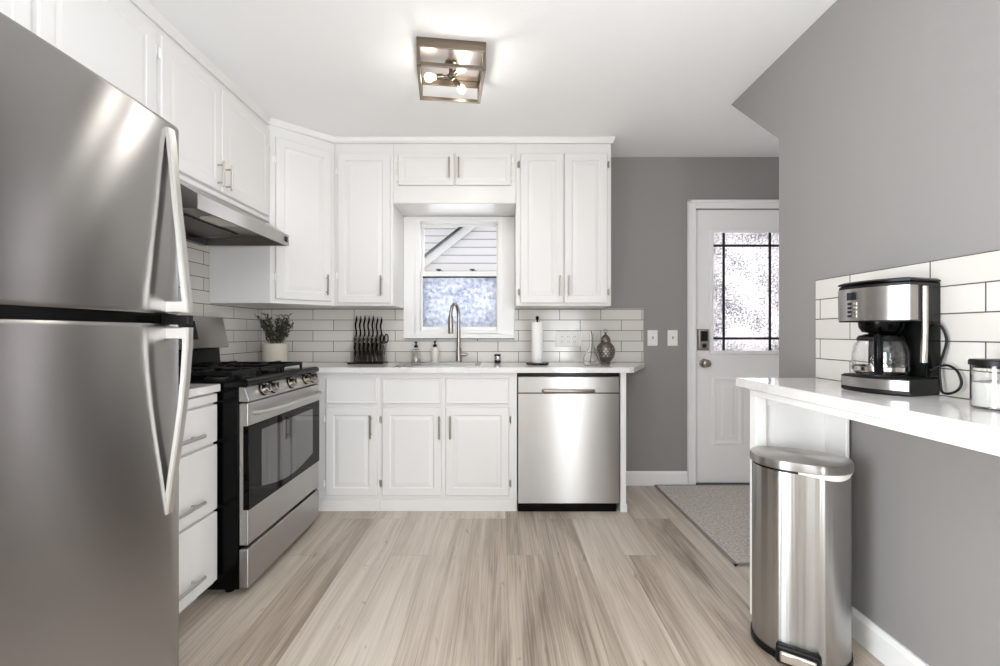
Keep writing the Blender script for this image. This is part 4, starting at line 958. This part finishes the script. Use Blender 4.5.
# glass bottle vase
vx, vy = X(591.5, 3.02), 3.02
t = thing('glass_vase', 'clear teardrop glass vase left of the grey lantern', 'vase', (vx, vy, CT))
B().lathe([(0.02, CT), (0.045, CT), (0.055, CT+0.02), (0.055, CT+0.05), (0.042, CT+0.085), (0.02, CT+0.115), (0.012, CT+0.14), (0.012, CT+0.19), (0.016, CT+0.215), (0.014, CT+0.215), (0.0095, CT+0.19), (0.0095, CT+0.14), (0.018, CT+0.112), (0.039, CT+0.084), (0.052, CT+0.05), (0.052, CT+0.022), (0.043, CT+0.004), (0.02, CT+0.004)], (vx, vy, 0), 36).obj('vase_body', M['glass'], t, smooth=True)
B().tube(smooth_path([(vx-0.01, vy, CT+0.012), (vx+0.002, vy, CT+0.1), (vx+0.004, vy, CT+0.2), (vx-0.006, vy, CT+0.235)], 5), 0.0035, 8).obj('twig', M['twig'], t, smooth=True)

# moroccan style lantern with pierced body
lx, ly = X(605.5, 3.17), 3.17
t = thing('lantern', 'squat grey pierced metal lantern with a domed cap on the counter', 'lantern', (lx, ly, CT))
n = 24; prof = [(0.030, 0.0), (0.036, 0.004), (0.030, 0.014), (0.040, 0.024), (0.056, 0.045), (0.065, 0.075), (0.066, 0.10), (0.058, 0.125), (0.042, 0.143), (0.034, 0.150)]
bm2 = B(); rings = [[(lx+r_*math.cos(2*PI*i/n), ly+r_*math.sin(2*PI*i/n), CT+z_) for i in range(n)] for r_, z_ in prof]
bm2.loft(rings); lb = bm2.obj('lantern_body', M['lantern'], t, smooth=True)
hb = B()
for ri, (zz, rr_) in enumerate(((0.058, 0.0615), (0.074, 0.0655), (0.090, 0.0672), (0.106, 0.0655))):
    for i in range(16):
        an = 2*PI*(i+0.5*(ri % 2))/16; c_ = Vector((lx+rr_*math.cos(an), ly+rr_*math.sin(an), CT+zz)); o_ = Vector((math.cos(an), math.sin(an), 0))
        hb.tube([c_-o_*0.004, c_+o_*0.0012], 0.0052, 6)
hb.obj('piercing', M['nickel'], lb)
B().lathe([(0.034, CT+0.1502), (0.036, CT+0.156), (0.034, CT+0.172), (0.026, CT+0.190), (0.014, CT+0.202), (0.006, CT+0.207), (0.009, CT+0.213), (0.006, CT+0.221), (0.002, CT+0.223)], (lx, ly, 0), 24).obj('lantern_cap', M['lantern'], t, smooth=True)
B().tube([(lx+0.012*math.cos(q), ly, CT+0.232+0.012*math.sin(q)) for q in [2*PI*i/16 for i in range(17)]], 0.002, 6).obj('ring', M['lantern'], t, smooth=True)

# outlets and switches
def plate(name, label, cat, x, z, w_, h_, y, kinds, grp=None):
    t = thing(name, label, cat, (x, y, z-h_/2), 0, grp)
    B().panel(x-w_/2, x+w_/2, z-h_/2, z+h_/2, y-0.006, y-0.0002, [(0, 0.003), (0.004, 0)]).obj('cover_plate', M['plate'], t)
    for i, k in enumerate(kinds):
        cx = x+(i-(len(kinds)-1)/2)*0.046
        if k == 's':
            b = B(); b.box(cx-0.005, cx+0.005, y-0.0075, y-0.006, z-0.012, z+0.012); q = b.obj('switch_slot', M['cream'], t)
            B().loft([[(cx-0.004, y-0.0074, z-0.006), (cx+0.004, y-0.0074, z-0.006), (cx+0.004, y-0.0074, z+0.008), (cx-0.004, y-0.0074, z+0.008)], [(cx-0.003, y-0.017, z+0.006), (cx+0.003, y-0.017, z+0.006), (cx+0.003, y-0.017, z+0.012), (cx-0.003, y-0.017, z+0.012)]]).obj('toggle', M['nickel'], t)
        else:
            b = B(); b.box(cx-0.016, cx+0.016, y-0.008, y-0.006, z-0.034, z+0.034); q = b.obj('socket_face', M['plate'], t, bevel=0.001)
            for dz in (-0.018, 0.018):
                for ddx in (-0.006, 0.006): B().box(cx+ddx-0.001, cx+ddx+0.001, y-0.0084, y-0.008, z+dz-0.005, z+dz+0.005).obj('slot', M['dark'], q)
plate('light_switch', 'white toggle switch on the grey wall nearer the cabinets', 'light switch', X(652.5, YB), Z(338, YB), 0.075, 0.118, YB, 's')
plate('light_switch', 'white toggle switch on the grey wall nearer the door', 'light switch', X(672.5, YB), Z(338, YB), 0.075, 0.118, YB, 's')
plate('power_outlet', 'white wide outlet plate on the tile behind the paper towel', 'outlet', X(568, YB), Z(339, YB), 0.19, 0.115, YB-0.011, 'ooo')
